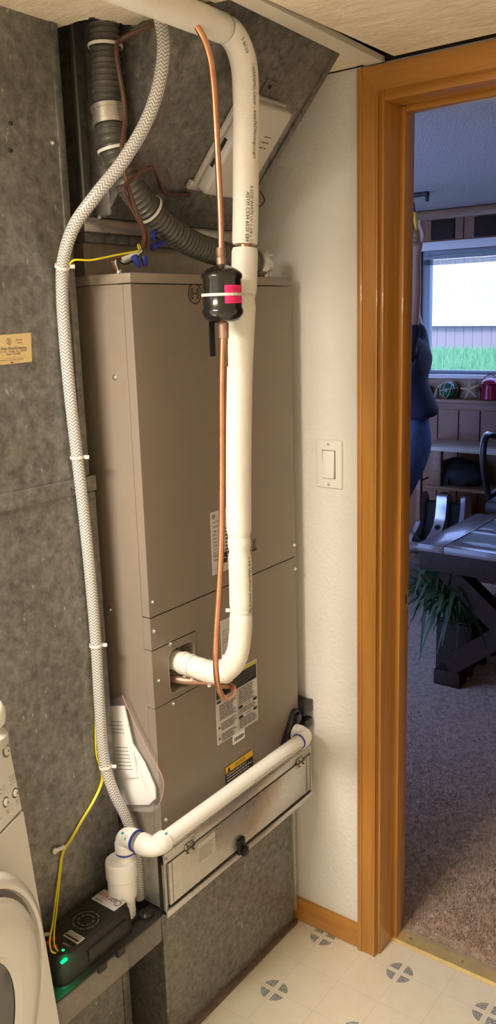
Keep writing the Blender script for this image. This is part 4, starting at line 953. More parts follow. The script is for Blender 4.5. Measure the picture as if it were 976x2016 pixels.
# door: seat groove, ring and dark bowl
fl = (WM.to_3x3() @ V((0, -1, -.075))).normalized(); DC = WM @ V((.300, face_v(.56), .56))
q_ = V((0, 0, 1)).rotation_difference(fl)
MB().lathe([(.292, -.004), (.286, .006), (.276, .011), (.270, .009), (.268, .001)], DC, fl, 64, False).build('door_surround', 'washer', t)
MB().lathe([(.270, -.002), (.270, .0012), (.250, .0012), (.250, -.002)], DC, fl, 64, False).build('door_gap', 'gasket', t)
dr = MB().lathe([(.256, .0005), (.258, .010), (.252, .018), (.235, .025), (.205, .028), (.178, .025), (.170, .016)], DC, fl, 64, False).build('door_ring', 'washer', t)
MB().lathe([(.172, .015), (.158, .013), (.12, .008), (0, .006)], DC, fl, 48, False).build('door_glass', 'darkglass', dr)
for i, (x, z) in enumerate(((.05, .02), (.63, .02), (.05, .55), (.63, .55))):
    p = WM @ V((x, .03 if i < 2 else .55, 0)); MB().lathe([(.022, 0), (.024, .006), (.012, .008), (.012, .022)], (p.x, p.y, .0005), (0, 0, 1), 14).build('foot', 'rubber', t)
# round white tub lid on the washer
q = at(-24, 1406, 2, 1.02); 
t = thing('white_bottle', 'white rounded bottle standing on top of the washer', 'bottle', (q.x, q.y, .9635))
MB().lathe([(0, 0), (.024, 0), (.028, .006), (.028, .020), (.020, .030), (.0165, .033), (.0165, .036)], (q.x, q.y, .9635), (0, 0, 1), 28).build('bottle_body', 'beige', t)
MB().lathe([(.022, 0), (.0255, .004), (.0275, .014), (.027, .028), (.022, .038), (.012, .043), (0, .044)], (q.x, q.y, .9995), (0, 0, 1), 28).build('cap', 'washer', t)

# ================================================================== room beyond the doorway
RX, XF = XW+.136, 3.95; Z2 = 2.225
YA, YB = -2.4, 2.9
struct(MB().box(RX-.02, XF+.12, YA, YB, -.06, .008).build('floor_carpet', 'carpet', keep=True), 'taupe carpet floor beyond the doorway', 'floor')
struct(MB().box(RX, XF+.12, YA, YB, Z2, Z2+.1).build('ceiling_far_room', 'popcorn', keep=True), 'white popcorn ceiling beyond the doorway', 'ceiling')
struct(MB().box(RX-.001, XF+.12, YB, YB+.1, 0, Z2).build('wall_far_left', 'pine', keep=True), 'pine panelled side wall of the far room', 'wall')
struct(MB().box(RX-.001, XF+.12, YA-.1, YA, 0, Z2).build('wall_far_right', 'pine', keep=True), 'plain side wall of the far room', 'wall')
WY0, WY1, WZ0_, WZ1_ = .12, 1.318, 1.235, 1.985      # window opening
m = MB(); m.box(XF, XF+.12, YA, YB, 0, WZ0_); m.box(XF, XF+.12, YA, YB, WZ1_, Z2); m.box(XF, XF+.12, YA, WY0, WZ0_, WZ1_); m.box(XF, XF+.12, WY1, YB, WZ0_, WZ1_)
wf = struct(m.build('wall_far', 'pine', keep=True), 'pine panelled wall with a wide window', 'wall')
# near side of the shared wall is hidden; panel planks on the far wall
rn = random.Random(12); PW = .140
pm_l = None
def plank_mesh(h):
    m = MB(); m.box(-.013, 0, -PW/2+.0022, PW/2-.0022, 0, h, .003, 1); o = m.build('plank', 'pine', wf, ang=30); me = o.data; bpy.data.objects.remove(o); return me
cache = {}
def planks(y0, y1, z0, z1):
    h = round(z1-z0, 4)
    if h not in cache:
        m = MB(); m.box(-.013, 0, -PW/2+.0022, PW/2-.0022, 0, h, .003, 1); o = m.build('plank', 'pine', keep=True, ang=30); cache[h] = o.data; bpy.data.objects.remove(o)
    y = y0
    while y < y1-.01:
        o = bpy.data.objects.new('plank', cache[h]); COL.objects.link(o); o.parent = wf; o.location = (XF, y+PW/2, z0); y += PW
planks(-.50, 2.30, .012, 1.20)
planks(-.50, 1.30, WZ1_+.055, Z2-.002); planks(1.37, 2.35, 1.235, Z2-.002)
MB().box(XF-.018, XF, -.6, 2.3, 1.155, 1.21, .002).build('rail_board', 'pine_y', wf)
MB().box(XF-.030, XF, -.6, 2.3, 2.165, 2.215, .002).build('cornice_board', 'pine_y', wf)
# dark square tiles in the frieze
for i in range(5):
    y = 1.245-i*.275
    MB().box(XF-.026, XF-.013, y-.15, y, 2.045, 2.160, .002).build('frieze_tile', 'darkwood', wf, label='dark square tile')
# window
wn = bpy.data.objects.new('window_1', None); COL.objects.link(wn); wn.location = (XF, 0, WZ0_); struct(wn, 'wide window with a raised blind above the sill', 'window')
MT['frame'] = M('grey_window_frame', (.32, .36, .40), .4); MT['whitegloss'] = M('white_sill_paint', (.80, .80, .80), .35)
MB().box(XF+.02, XF+.07, WY1-.05, WY1, WZ0_, WZ1_, .003).build('side_frame', 'frame', wn)
MB().box(XF+.02, XF+.07, WY0, WY0+.05, WZ0_, WZ1_, .003).build('side_frame', 'frame', wn)
MB().box(XF+.02, XF+.07, WY0+.05, WY1-.05, WZ1_-.03, WZ1_, .003).build('head_frame', 'frame', wn)
MB().box(XF+.02, XF+.07, WY0+.05, WY1-.05, WZ0_, WZ0_+.022, .003).build('bottom_frame', 'frame', wn)
MB().box(XF+.042, XF+.047, WY0+.05, WY1-.05, WZ0_+.022, WZ1_-.03).build('pane', 'pane', wn)
MB().box(XF-.035, XF+.02, WY0-.02, WY1+.03, WZ0_-.025, WZ0_, .004).build('sill', 'whitegloss', wn)
MB().box(XF-.012, XF+.0, WY1, WY1+.055, WZ0_, WZ1_+.05, .002).build('side_casing', 'whitegloss', wn)
MB().box(XF-.014, XF+.0, WY0-.02, WY1+.06, WZ1_, WZ1_+.052, .002).build('head_casing', 'whitegloss', wn)
bl = thing('window_blind', 'raised slat blind bundled under the window head', 'blind', (XF+.0, 0, WZ1_-.09))
MB().box(XF-.012, XF+.016, WY0+.02, WY1-.02, WZ1_-.052, WZ1_-.034, .002).build('bottom_rail', 'frame', bl)
for k in range(5): MB().box(XF-.014, XF+.018, WY0+.02, WY1-.02, WZ1_-.060-.0062*k, WZ1_-.0570-.0062*k, .0008, 1).build('slat', M('blind_slat_%d' % k, (.10, .13, .12), .5), bl)
pl_ = bpy.data.lights.new('window_portal', 'AREA'); pl_.shape = 'RECTANGLE'; pl_.size = WY1-WY0; pl_.size_y = WZ1_-WZ0_; pl_.cycles.is_portal = True
po = bpy.data.objects.new('window_portal', pl_); COL.objects.link(po); po.location = (XF+.09, (WY0+WY1)/2, (WZ0_+WZ1_)/2); po.rotation_euler = (math.radians(90), 0, math.radians(90))
# outdoors: lawn and board fence
m = MB(); m.add([(XF+.12, -9, .92), (7.5, -9, 1.06), (12, -9, 1.2), (12, 9, 1.2), (7.5, 9, 1.06), (XF+.12, 9, .92)], [[0, 1, 4, 5], [1, 2, 3, 4]])
lawn = struct(m.build('ground_lawn', 'soil', keep=True), 'lawn outside the window', 'ground')
gm = bpy.data.meshes.new('grass'); vs, fs = [], []; rg = random.Random(21)
for k in range(16000):
    x = 4.6+rg.random()*4.4; y = rg.uniform(.2, 4.6); z = .92+(x-4.07)*.0408; h = rg.uniform(.05, .13); a = rg.uniform(0, 6.28); dx, dy = math.cos(a)*.006, math.sin(a)*.006; lx, ly = rg.uniform(-.04, .04), rg.uniform(-.04, .04); b = len(vs)
    vs += [(x-dx, y-dy, z), (x+dx, y+dy, z), (x+lx, y+ly, z+h)]; fs.append((b, b+1, b+2))
gm.from_pydata(vs, [], fs); gm.materials.append(MT['grass']); go = bpy.data.objects.new('grass', gm); COL.objects.link(go); tag(go, 'bright green grass blades growing outside the window', 'grass', kind='stuff')
FA, FBp = V((10.4, 6.4, 1.10)), V((8.2, -2.2, 1.04)); fd = (FBp-FA); FL = fd.length; fd.normalize(); fn = V((fd.y, -fd.x, 0))
if fn.x > 0: fn = -fn
fc = thing('board_fence', 'tall weathered board fence beyond the lawn', 'fence', (FA+FBp)/2)
fc.location.z = 1.05
k = 0; x = 0
bm_ = MB(); bm_.box(-.068, .068, -.01, .01, 0, 2.0, .003, 1); bo = bm_.build('board', 'fence', keep=True); bme = bo.data; bpy.data.objects.remove(bo)
lw = MB(); lw.box(-.068, .068, -.012, .012, 0, .42, .003, 1); lo2 = lw.build('kick_board', M('dull_pink_fence', (.30, .22, .22), .8), keep=True); lme = lo2.data; bpy.data.objects.remove(lo2)
rn = random.Random(31); ang = math.atan2(fd.y, fd.x)
while x < FL:
    p = FA+fd*x
    for me, zz, out in ((bme, .40, 0), (lme, -.02, .02)):
        o = bpy.data.objects.new(me.name.split('.')[0], me); COL.objects.link(o); o.parent = fc; o.location = V((p.x, p.y, 1.03+zz))-V(fc.location)+fn*(-out+rn.uniform(-.004, .004)); o.rotation_euler = (0, 0, ang)
    x += .143
m = MB(); m.poly([FA+V((0, 0, .345))+fn*.012, FA+V((0, 0, .385))+fn*.012, FA+V((0, 0, .385))+fn*.05, FA+V((0, 0, .345))+fn*.05], fd*FL); m.build('rail', 'fence', fc)

# ledge and things on it
o = MB().box(XF-.125, XF-.0135, -.6, 2.25, 1.068, 1.090, .003).build('wall_ledge', 'pine_y'); tag(o, 'narrow pine ledge under the window sill', 'ledge')
MB_l = 1.0905
o2 = MB().box(XF-.032, XF-.0135, -.6, 2.25, 1.015, 1.0675, .002).build('ledge_apron', 'pine_y', o)
def ledge_at(u): return at(u, 784, 0, XF-.068).y
def rope_ring(c, r, ax, rr_, parent, name='rope'):
    q = V((0, 0, 1)).rotation_difference(V(ax).normalized()); pts = [c+q@V((r*math.cos(a*.2618), r*math.sin(a*.2618), 0)) for a in range(25)]
    return MB().tube(pts, rr_, 6, False).build(name, 'rope', parent)
c = V((XF-.070, ledge_at(883), MB_l+.053)); t = thing('glass_float', 'green glass fishing float in a rope net on the ledge', 'glass float', (c.x, c.y, MB_l), 'glass floats on the ledge')
MB().lathe([(.0515*math.sin(math.pi*k/16), -.0515*math.cos(math.pi*k/16)) for k in range(17)], c, (0, 0, 1), 28).build('ball', 'greenglass', t)
for ax in ((1, .3, .2), (.3, 1, .1), (-.5, .8, .3), (.1, .2, 1)): rope_ring(c, .0535, ax, .0028, t)
MB().tube(spl([c+V((-.02, .035, .035)), c+V((-.03, .06, .015)), c+V((-.03, .075, -.02)), c+V((-.028, .08, -.045))], 6), [.005+.002*math.sin(k*1.6) for k in range(19)], 8).build('rope_tail', 'rope', t)
c = V((XF-.070, ledge_at(836), MB_l+.037)); t = thing('glass_float', 'small smoky glass float in a white net on the ledge', 'glass float', (c.x, c.y, MB_l), 'glass floats on the ledge')
MB().lathe([(.035*math.sin(math.pi*k/14), -.035*math.cos(math.pi*k/14)) for k in range(15)], c, (0, 0, 1), 24).build('ball', 'silverglass', t)
for ax in ((1, .2, .4), (.2, 1, -.3), (-.7, .6, .4), (.5, .6, .6), (.1, -.3, 1)): rope_ring(c, .0362, ax, .0016, t)
c = V((XF-.085, ledge_at(926), MB_l+.058)); m = MB()
for k in range(5):
    a = math.radians(100+72*k); d_ = V((.12*math.sin(a), -math.cos(a), math.sin(a))); m.tube([c, c+d_*.03, c+d_*.062], [.011, .0085, .0035], 8)
m.lathe([(0, -.008), (.012, -.004), (.012, .004), (0, .008)], c, (1, 0, 0), 12)
o = m.build('starfish', 'star'); tag(o, 'pale dried starfish leaning on the ledge between the float and the red lantern', 'starfish')
c = V((XF-.072, ledge_at(965), MB_l)); t = thing('red_lantern', 'red glazed lantern with domed lid and wire handle', 'lantern', c)
MB().lathe([(0, 0), (.050, 0), (.055, .006), (.054, .04), (.050, .090), (.046, .094)], c, (0, 0, 1), 28).build('pot', 'redglaze', t)
MB().lathe([(.056, .0945), (.057, .100), (.048, .115), (.030, .126), (.012, .131), (0, .132)], c, (0, 0, 1), 28).build('lid', 'redglaze', t)
MB().tube([c+V((0, .040*math.cos(a*.262), .128+.022*math.sin(a*.262))) for a in range(13)], .0028, 6).build('handle', 'redglaze', t)

# shelf unit against the panelled wall
t = thing('shelf_unit', 'wooden wall shelf unit with pale top board and lower shelves', 'shelf unit', (XF-.2, .3, .008))
SY0, SY1 = -.9, at(820, 872, 0, XF-.33).y
MB().box(XF-.335, XF-.0135, SY0, SY1, .800, .824, .002).build('top_board', 'pale', t)
MB().box(XF-.310, XF-.0135, SY0, SY1-.05, .560, .580, .002).build('middle_board', 'pine_y', t)
MB().box(XF-.46, XF-.0135, SY0, SY1+.12, .150, .178, .002).build('bottom_board', 'pine_y', t)
MB().box(XF-.45, XF-.42, SY0, SY1+.12, .009, .060, .002).build('kick_board', 'pine_y', t)
for y in (SY1-.145, .35, -.3): MB().box(XF-.30, XF-.26, y, y+.075, .5805, .7995, .002).build('upright', 'pine_y', t)
for y in (SY1-.03, -.5): MB().box(XF-.335, XF-.30, y, y+.028, .1785, .7995, .002).build('side_post', 'pine_y', t)
# black bag on the middle shelf
c = V((XF-.16, at(905, 945, 0, XF-.16).y, .5805))
t = thing('shoulder_bag', 'black nylon bag slumped on the middle shelf', 'bag', c)
m = MB(); bmesh.ops.create_icosphere(m.bm, subdivisions=3, radius=1)
for v in m.bm.verts:
    p = v.co; f = 1+.10*math.sin(p.x*5+p.y*3)+.08*math.sin(p.z*7+p.y*6); v.co = V((p.x*.10*f, p.y*.17*f, max(-.62, p.z*f)*.09+.057))+c
m.build('bag_body', 'bagcloth', t)
MB().tube(spl([c+V((-.09, .10, .06)), c+V((-.11, .16, .04)), c+V((-.12, .20, .02)), c+V((-.125, .235, .004))], 5), .005, 6).build('strap', 'bagcloth', t)
m = MB(); m.box(c.x-.108, c.x-.086, c.y+.03, c.y+.13, .583, .64, .008, 2); m.build('side_pocket', 'bagcloth', t)

# foot massager on the bottom board
MX = XF-.44; my0 = at(812, 1010, 0, MX+.1).y-.02; mw = .30
t = thing('foot_massager', 'silver and black foot massager with two boot wells', 'foot massager', (MX+.12, my0-mw/2, .1785))
def boot(pts, y0, y1, name, mat, lbl=None):
    return MB().poly([V((MX+a, y0, .1785+b)) for a, b in pts], (0, y1-y0, 0)).build(name, mat, t, label=lbl, ang=50)
def bprof(off=0):
    up = [(.0, .03), (-.01, .075), (.015, .105), (.06, .125), (.10, .160), (.125, .210), (.138, .270), (.142, .335), (.155, .350)]
    return [(.02, .0)]+[(a+off*.6, b-off) for a, b in up]+[(.20, .350-off), (.235, .31-off), (.25, .15), (.25, 0)]
ys = [my0, my0-.028, my0-.118, my0-.185, my0-.275, my0-.303]
boot(bprof(), ys[1], ys[0], 'shell_side', 'silver'); boot(bprof(), ys[3], ys[2], 'shell_middle', 'silver', 'silver centre ridge with oval badge'); boot(bprof(), ys[5], ys[4], 'shell_side', 'silver')
boot(bprof(.055), ys[2]+.0004, ys[1]-.0004, 'boot_well', 'matblack'); boot(bprof(.055), ys[4]+.0004, ys[3]-.0004, 'boot_well', 'matblack')
m = MB(); m.tube(spl([V((MX+.010, ys[0], .215)), V((MX-.022, ys[0]-.06, .225)), V((MX-.030, (ys[0]+ys[5])/2, .228)), V((MX-.022, ys[5]+.06, .225)), V((MX+.010, ys[5], .215))], 8), .030, 14); m.build('toe_bumper', 'silver', t)
MB().lathe([(.017, 0), (.017, .002), (0, .003)], V((MX+.088, (ys[2]+ys[3])/2, .1785+.155)), (-.75, 0, .66), 20).build('badge', 'black', t)
MB().box(MX+.150, MX+.19, ys[3]+.012, ys[2]-.012, .1785+.349, .1785+.356, .002).build('button_pad', 'black', t)

# rustic table
TX0, TX1, TY1, TY0, TZ = 2.10, 2.75, .432, -.32, .66
t = thing('rustic_table', 'low rustic table with grey washed frame boards and dark crossed legs', 'table', ((TX0+TX1)/2, .05, .008))
BW = .115
MB().box(TX0, TX1, TY1-BW, TY1, TZ-.032, TZ, .003).build('end_board', 'greywood_x', t)
MB().box(TX0, TX0+.085, TY0, TY1-BW-.002, TZ-.032, TZ, .003).build('side_board', 'greywood', t)
MB().box(TX1-.085, TX1, TY0, TY1-BW-.002, TZ-.032, TZ, .003).build('side_board', 'greywood', t)
xs = [TX0+.087, TX0+.087+.19, TX0+.087+.19+.05]; 
MB().box(TX0+.087, TX0+.285, TY0, TY1-BW-.002, TZ-.034, TZ-.003, .003).build('inset_board', 'charwood', t)
MB().box(TX0+.287, TX0+.362, TY0, TY1-BW-.002, TZ-.032, TZ-.0005, .003).build('middle_board', 'greywood', t)
MB().box(TX0+.364, TX1-.087, TY0, TY1-BW-.002, TZ-.034, TZ-.003, .003).build('inset_board', 'charwood', t)
m = MB(); m.box(TX0+.006, TX0+.036, TY0+.02, TY1-.006, TZ-.115, TZ-.0325, .002); m.build('apron', 'darkwood', t)
m = MB(); m.box(TX1-.036, TX1-.006, TY0+.02, TY1-.006, TZ-.115, TZ-.0325, .002); m.build('apron', 'darkwood', t)
MB().box(TX0+.037, TX1-.037, TY1-.034, TY1-.006, TZ-.115, TZ-.0325, .002).build('apron', 'darkwood', t)
def beam(a, b, w_, th, name, up=V((0, 0, 1))):
    a, b = V(a), V(b); d_ = (b-a); L_ = d_.length; q = V((1, 0, 0)).rotation_difference(d_); mm = Matrix.Translation(a) @ d_.to_track_quat('X', 'Y').to_matrix().to_4x4()
    return MB().box(0, L_, -w_/2, w_/2, -th/2, th/2, .003, 1, mm).build(name, 'darkwood', t)
for x in (2.205, 2.645):
    beam((x, .345, TZ-.12), (x, -.20, .095), .085, .085, 'leg_beam'); beam((x, -.23, TZ-.12), (x, .315, .095), .085, .083, 'leg_beam')
    MB().box(x-.046, x+.046, .255, .375, .0085, .078, .004).build('foot_block', 'darkwood', t)
    MB().box(x-.046, x+.046, -.255, -.135, .0085, .078, .004).build('foot_block', 'darkwood', t)
MB().box(2.252, 2.598, .02, .10, .285, .365, .004).build('stretcher', 'darkwood', t)

# planter with spider plant
PXc, PYc = 2.40, .345
t = thing('planter_box', 'dark wooden planter box on short feet beside the table', 'planter', (PXc, PYc, .008))
MB().box(PXc-.10, PXc+.10, PYc-.085, PYc+.085, .040, .250, .005).build('box', 'darkwood', t)
for dx in (-.08, .08):
    for dy in (-.066, .066): MB().box(PXc+dx-.018, PXc+dx+.018, PYc+dy-.018, PYc+dy+.018, .0085, .0398, .002).build('foot', 'darkwood', t)
MB().box(PXc-.088, PXc+.088, PYc-.073, PYc+.073, .2505, .256).build('soil', 'void', t)
def leaf(base, dirv, up0, length, width, droop, mb, n=7):
    d_ = V(dirv).normalized(); side = V((-d_.y, d_.x, 0)); vs = []
    for k in range(n+1):
        f = k/n; p = V(base)+d_*(length*(f*.95))+V((0, 0, up0*length*f-droop*length*f*f)); w_ = width*math.sin(math.pi*min(.97, .12+.88*f))*.5+.0005
        vs.append(mb.bm.verts.new(p+side*w_)); vs.append(mb.bm.verts.new(p+V((0, 0, -.15*w_)))); vs.append(mb.bm.verts.new(p-side*w_))
    for k in range(n):
        a = k*3
        for j in (0, 1): mb.bm.faces.new((vs[a+j], vs[a+j+1], vs[a+j+4], vs[a+j+3]))
t2 = thing('potted_palm', 'bushy dark green leafy plant growing from the wooden planter', 'plant', (PXc, PYc, .2565))
rg = random.Random(8)
m = MB()
for k in range(7): m.tube(spl([V((PXc+rg.uniform(-.03, .03), PYc+rg.uniform(-.03, .03), .2565)), V((PXc-.04+rg.uniform(-.06, .06), PYc+.02+rg.uniform(-.06, .06), .38+rg.uniform(-.04, .06)))], 4), .005, 6)
m.build('stem', 'leaf', t2)
for k in range(170):
    m = MB(); a = rg.uniform(0, 2*math.pi); low = k > 115
    bx, by, hgt = PXc-.09+rg.uniform(-.08, .07), PYc+.08+rg.uniform(-.09, .07), rg.uniform(.34, .53)
    if low: bx, by, hgt = PXc-.20+rg.uniform(-.03, .03), PYc-.02+rg.uniform(-.04, .04), rg.uniform(.36, .44)
    if k % 9 == 0: leaf((bx, by, hgt), (math.cos(a), math.sin(a), 0), rg.uniform(1.2, 2.2), rg.uniform(.10, .14), .016, rg.uniform(.2, .5), m)
    else: leaf((bx, by, hgt), (math.cos(a), math.sin(a), 0), rg.uniform(.1, 1.3), rg.uniform(.12, .21), rg.uniform(.014, .024), rg.uniform(.7, 1.8), m)
    m.build('leaf', 'leaf', t2)
# second plant, glimpsed past the table legs
t = thing('potted_plant', 'small leafy plant in a dark pot glimpsed behind the table legs', 'plant', (3.05, .33, .008))
MB().lathe([(.05, 0), (.07, .12), (.075, .13), (.066, .13), (.06, .11), (0, .11)], (3.05, .33, .0085), (0, 0, 1), 20).build('pot', 'rubber', t)
for k in range(22):
    m = MB(); a = rg.uniform(0, 6.28); leaf((3.05, .33, .13+rg.uniform(0, .03)), (math.cos(a), math.sin(a), 0), rg.uniform(.8, 2.0), rg.uniform(.14, .2), .04, rg.uniform(.5, 1.3), m); m.build('leaf', 'leaf', t)

# office chair at the far side of the table: loop arm shows
cx_, cy_ = 3.22, .30
t = thing('office_chair', 'black office chair with silver edged loop armrests behind the table', 'chair', (cx_, cy_, .008))
m = MB(); m.box(cx_-.22, cx_+.22, cy_-.20, cy_+.20, .60, .67, .03, 3); m.build('seat', 'rubber', t)
m = MB(); m.box(cx_+.20, cx_+.25, cy_-.19, cy_+.19, .72, 1.12, .02, 3); m.build('backrest', 'rubber', t)
m = MB(); m.box(cx_+.19, cx_+.21, cy_-.03, cy_+.03, .62, .80, .005); m.build('back_bracket', 'rubber', t)
for s in (1, -1):
    y = cy_+s*.215; lp_ = [(cx_-.10, .66), (cx_-.17, .78), (cx_-.20, .92), (cx_-.17, .985), (cx_-.08, .985), (cx_+.06, .93), (cx_+.12, .80), (cx_+.08, .68), (cx_-.10, .66)]
    pts = spl([V((a, y, b)) for a, b in lp_], 6); ar = MB().tube(pts, .016, 12, False).build('arm_loop', 'black', t)
    MB().tube([p+V((0, s*.010, .010)) for p in pts], .009, 8, False).build('arm_trim', 'silver', ar)
MB().lathe([(.03, 0), (.03, .25), (.018, .26), (.018, .53)], (cx_, cy_, .072), (0, 0, 1), 16).build('gas_post', 'chrome', t)
for k in range(5):
    a = k*2*math.pi/5+.3; e = V((cx_+.27*math.cos(a), cy_+.27*math.sin(a), .062)); MB().tube([(cx_, cy_, .095), e], [.022, .014], 8).build('base_arm', 'black', t)
    MB().tube([e+V((0, -.012, -.028)), e+V((0, .012, -.028))], .0255, 14).build('caster', 'rubber', t)

# carpet pile near the doorway
vs, fs = [], []; rg = random.Random(77)
for k in range(110000):
    x = RX+.005+rg.random()*1.7; y = rg.uniform(-.97, .95); z = .006; fade = max(0, 1-(x-RX)/1.7)*min(1, 2.2*(1-abs(y)/.98)) if x > RX+.25 else 1
    if rg.random() > fade: continue
    h = rg.uniform(.004, .004+.010*min(1, fade*1.3)); r = rg.uniform(.0022, .0042); a = rg.uniform(0, 6.28); lx, ly = rg.uniform(-.006, .006), rg.uniform(-.006, .006); b = len(vs)
    for j in range(3): vs.append((x+r*math.cos(a+j*2.09), y+r*math.sin(a+j*2.09), z))
    vs.append((x+lx, y+ly, z+h)); fs += [(b, b+1, b+3), (b+1, b+2, b+3), (b+2, b, b+3)]
cm = bpy.data.meshes.new('carpet_pile'); cm.from_pydata(vs, [], fs); cm.materials.append(MT['carpet']); co_ = bpy.data.objects.new('carpet_pile', cm); COL.objects.link(co_); tag(co_, 'cut taupe carpet pile just past the threshold', 'carpet', kind='stuff')

# ------------------------------------------------------------------ person reaching up to the ceiling
def skin(name, chains, mat, parent, sub=2, root=0):
    """chains: list of lists of (point, rx, ry) sharing points by equality; grown with a Skin modifier"""
    me = bpy.data.meshes.new(name); vs, es, idx, rad = [], [], {}, []
    for ch in chains:
        prev = None
        for p, rx, ry in ch:
            key = tuple(round(c_, 4) for c_ in p)
            if key not in idx: idx[key] = len(vs); vs.append(V(p)-wloc(parent)); rad.append((rx, ry))
            if prev is not None: es.append((prev, idx[key]))
            prev = idx[key]
    me.from_pydata(vs, es, []); o = bpy.data.objects.new(name, me); COL.objects.link(o); md = o.modifiers.new('s', 'SKIN'); md.use_smooth_shade = True
    for i, s_ in enumerate(me.skin_vertices[0].data): s_.radius = rad[i]; s_.use_root = (i == root); s_.use_loose = False
    md2 = o.modifiers.new('d', 'SUBSURF'); md2.levels = sub; md2.render_levels = sub
    dg = bpy.context.evaluated_depsgraph_get(); ev = o.evaluated_get(dg); nm = bpy.data.meshes.new_from_object(ev); bpy.data.objects.remove(o)
    nm.polygons.foreach_set('use_smooth', [True]*len(nm.polygons)); nm.materials.clear(); nm.materials.append(MT[mat]); nm.name = name
    o = bpy.data.objects.new(name, nm); COL.objects.link(o); o.parent = parent; return o
HX = 2.90
hand = at(819, 470, 0, HX); wrist = at(815, 505, 0, HX); elb = at(813, 575, 0, HX); slv = at(806, 645, 0, HX)
hip = at(793, 885, 0, HX); Yh = hip.y+.055
sh = V((HX, slv.y+.045, slv.z-.10))           # raised shoulder
GX = HX+.0
pr = thing('person', 'person in dark shirt and jeans reaching up to the ceiling, mostly behind the jamb', 'person', (GX+.14, Yh, .008))
CXp = GX+.17                                   # body centre, the raised arm is the near one
pel = V((CXp, Yh+.02, .93)); chest = V((CXp, Yh+.03, 1.28)); neck = V((CXp, Yh+.04, 1.47)); hd = V((CXp+.0, Yh+.07, 1.60))
shL = V((CXp+.17, Yh+.03, 1.40)); 
body = [
 [(pel, .13, .11), (V((CXp, Yh+.02, 1.10)), .095, .08), (chest, .14, .11), (V((CXp, Yh+.035, 1.40)), .10, .09), (neck, .052, .052), (V((CXp, Yh+.045, 1.53)), .055, .06)],
 [(V((CXp, Yh+.035, 1.40)), .10, .09), (sh, .055, .055), (slv, .050, .050), (elb, .044, .044), (wrist, .032, .030), (hand, .042, .028)],
 [(V((CXp, Yh+.035, 1.40)), .10, .09), (shL, .06, .06), (V((CXp+.25, Yh+.10, 1.60)), .045, .045), (V((CXp+.16, Yh+.18, 1.80)), .036, .036), (V((CXp+.10, Yh+.12, 1.93)), .028, .026), (V((CXp+.08, Yh+.10, 1.99)), .038, .024)],
 [(pel, .13, .11), (V((CXp-.09, Yh+.02, .86)), .09, .10), (V((CXp-.10, Yh+.14, .50)), .058, .062), (V((CXp-.10, Yh+.15, .11)), .04, .045)],
 [(pel, .13, .11), (V((CXp+.09, Yh+.02, .86)), .09, .10), (V((CXp+.11, Yh+.17, .50)), .058, .062), (V((CXp+.11, Yh+.19, .11)), .04, .045)]]
bo = skin('body', body, 'skin', pr)
# head with face, joined to the body mesh
m = MB(); bmesh.ops.create_uvsphere(m.bm, u_segments=24, v_segments=18, radius=1)
for v in m.bm.verts:
    p = v.co.copy(); x, y, z = p
    w_ = .076*(1-.16*max(0, -z)); q = V((x*w_, y*.094, z*.118))
    if y > .3:
        if abs(x) < .22 and -.35 < z < .12: q.y += .020*(1-abs(x)/.22)*(1-abs(z+.2)/.35)         # nose
        if abs(abs(x)-.42) < .2 and -.02 < z < .22: q.y -= .006                                     # eye sockets
        if z < -.62: q.y += .006
    v.co = q+hd+V((0, .018, .03))
m2 = MB(); m2.merge(m.bm.copy()); m.bm.free(); m2.lathe([(.06, -.11), (.055, -.05)], hd+V((0, .0, .03)), (0, 0, 1), 16)
m2.build('head', 'skin', pr)
for s in (-1, 1):
    MB().lathe([(0, -.006), (.010, -.002), (.010, .003), (0, .006)], hd+V((s*.030, .100, .046)), (0, 1, 0), 10).build('eye', 'whitegloss', pr)
    MB().lathe([(.02, -.005), (.028, 0), (.018, .006), (0, .004)], hd+V((s*.077, .005, .02)), (s, .2, 0), 12).build('ear', 'skin', pr)
MB().box(hd.x-.02, hd.x+.02, hd.y+.100, hd.y+.108, hd.z-.040, hd.z-.032, .003, 2).build('mouth', M('lips', (.40, .17, .14), .5), pr)
m = MB(); bmesh.ops.create_uvsphere(m.bm, u_segments=20, v_segments=14, radius=1)
for v in list(m.bm.verts):
    if v.co.z < -.05 and v.co.y > -.1 or v.co.z < -.62 or (v.co.y > .55 and v.co.z < .5): m.bm.verts.remove(v)
for v in m.bm.verts: v.co = V((v.co.x*.084, v.co.y*.100, v.co.z*.125))+hd+V((0, .012, .035))
m.build('hair', 'hair', pr)
# hand: fingers closed round the driver handle, thumb up beside it
ha = at(818, 452, 0, HX); tt = at(813, 390, 0, HX); tb_ = at(820, 458, 0, HX); ta = (tt-tb_).normalized(); sv = V((0, -1, 0)); fv = V((-1, 0, 0))
for k, (off, ln_) in enumerate(((.012, .9), (-.008, 1.), (-.028, .95), (-.047, .8))):
    b0 = hand+ta*(off+.02)+V((.0, .028, 0)); pts = [b0+V((.022, .0, 0)), b0+V((-.012, .010, .0)), b0+V((-.034, -.010, .0)), b0+V((-.030, -.036*ln_, .0)), b0+V((-.008, -.046*ln_, -.002))]
    MB().tube(spl(pts, 5), [.0092-.00012*q for q in range(21)], 10).build('finger', 'skin', pr)
th_ = [hand+V((.012, -.024, -.012)), hand+V((-.004, -.036, .022)), at(826, 443, 0, HX-.004), at(827, 432, 0, HX-.004)]
MB().tube(spl(th_, 6), [.0125]*7+[.011]*6+[.009]*5+[.006], 10).build('thumb', 'skin', pr)
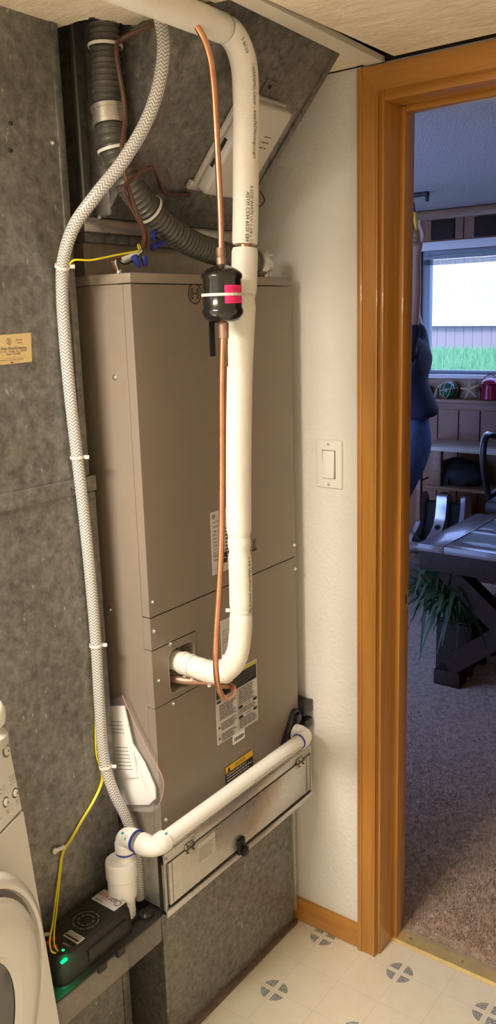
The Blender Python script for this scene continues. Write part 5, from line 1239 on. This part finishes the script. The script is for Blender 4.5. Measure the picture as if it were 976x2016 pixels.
# clothing
ts = [
 [(V((CXp, Yh+.0, 1.05)), .170, .190), (V((CXp, Yh+.0, 1.11)), .165, .175), (V((CXp, Yh+.025, 1.22)), .15, .135), (V((CXp, Yh+.03, 1.30)), .16, .125), (V((CXp, Yh+.035, 1.41)), .12, .105), (V((CXp, Yh+.04, 1.47)), .07, .068)],
 [(V((CXp, Yh+.035, 1.41)), .12, .105), (sh, .075, .075), (slv+V((0, .0, -.015)), .064, .064), (slv+V((0, 0, .03)), .062, .062)],
 [(V((CXp, Yh+.035, 1.41)), .12, .105), (shL+V((0, 0, .01)), .075, .075), (V((CXp+.235, Yh+.085, 1.555)), .062, .062)]]
skin('shirt', ts, 'navy', pr)
jn = [
 [(V((CXp, Yh+.015, 1.17)), .135, .112), (V((CXp, Yh+.01, 1.06)), .137, .122), (V((CXp, Yh-.005, .93)), .145, .135)],
 [(V((CXp, Yh-.005, .93)), .145, .135), (V((CXp-.09, Yh+.01, .84)), .10, .115), (V((CXp-.10, Yh+.14, .50)), .075, .082), (V((CXp-.10, Yh+.15, .12)), .062, .072), (V((CXp-.10, Yh+.15, .06)), .062, .074)],
 [(V((CXp, Yh-.005, .93)), .145, .135), (V((CXp+.09, Yh+.01, .84)), .10, .115), (V((CXp+.11, Yh+.17, .50)), .075, .082), (V((CXp+.11, Yh+.19, .12)), .062, .072), (V((CXp+.11, Yh+.19, .06)), .062, .074)]]
jo = skin('jeans', jn, 'denim', pr)
for s, yy in ((-1, .15), (1, .19)):
    c = V((CXp+s*.105, Yh+yy, .0085)); m = MB(); ring_loft(m, [[c+V((math.cos(a)*w_, .05+math.sin(a)*l_+ (0 if math.sin(a) < 0 else .03), z_)) for a in [k*2*math.pi/20 for k in range(20)]] for z_, w_, l_ in ((0, .048, .115), (.02, .05, .118), (.05, .046, .10), (.085, .040, .06), (.10, .036, .045))]); m.build('shoe', 'shoe', pr)
# yellow handled driver and its ceiling bracket
t = thing('screwdriver', 'yellow handled screwdriver held up in the raised hand', 'tool', tb_)
MB().lathe([(0, 0), (.010, .002), (.012, .02), (.0085, .05), (.011, .085), (.011, .12), (.006, .128)], tb_-ta*.03, ta, 12).build('handle', 'yellow', t)
MB().tube([tb_+ta*.098, tb_+ta*((tt-tb_).length-.02)], .0042, 8).build('shaft', 'matblack', t)
cb = at(822, 391, 2, Z2-.03); m = MB(); m.box(cb.x-.015, cb.x+.015, cb.y-.06, cb.y+.05, Z2-.022, Z2-.0005, .003); m.box(cb.x-.01, cb.x+.01, cb.y-.06, cb.y-.045, Z2-.05, Z2-.022, .003)
o = m.build('ceiling_bracket', 'rubber'); tag(o, 'small dark bracket on the far room ceiling above the raised hand', 'bracket')
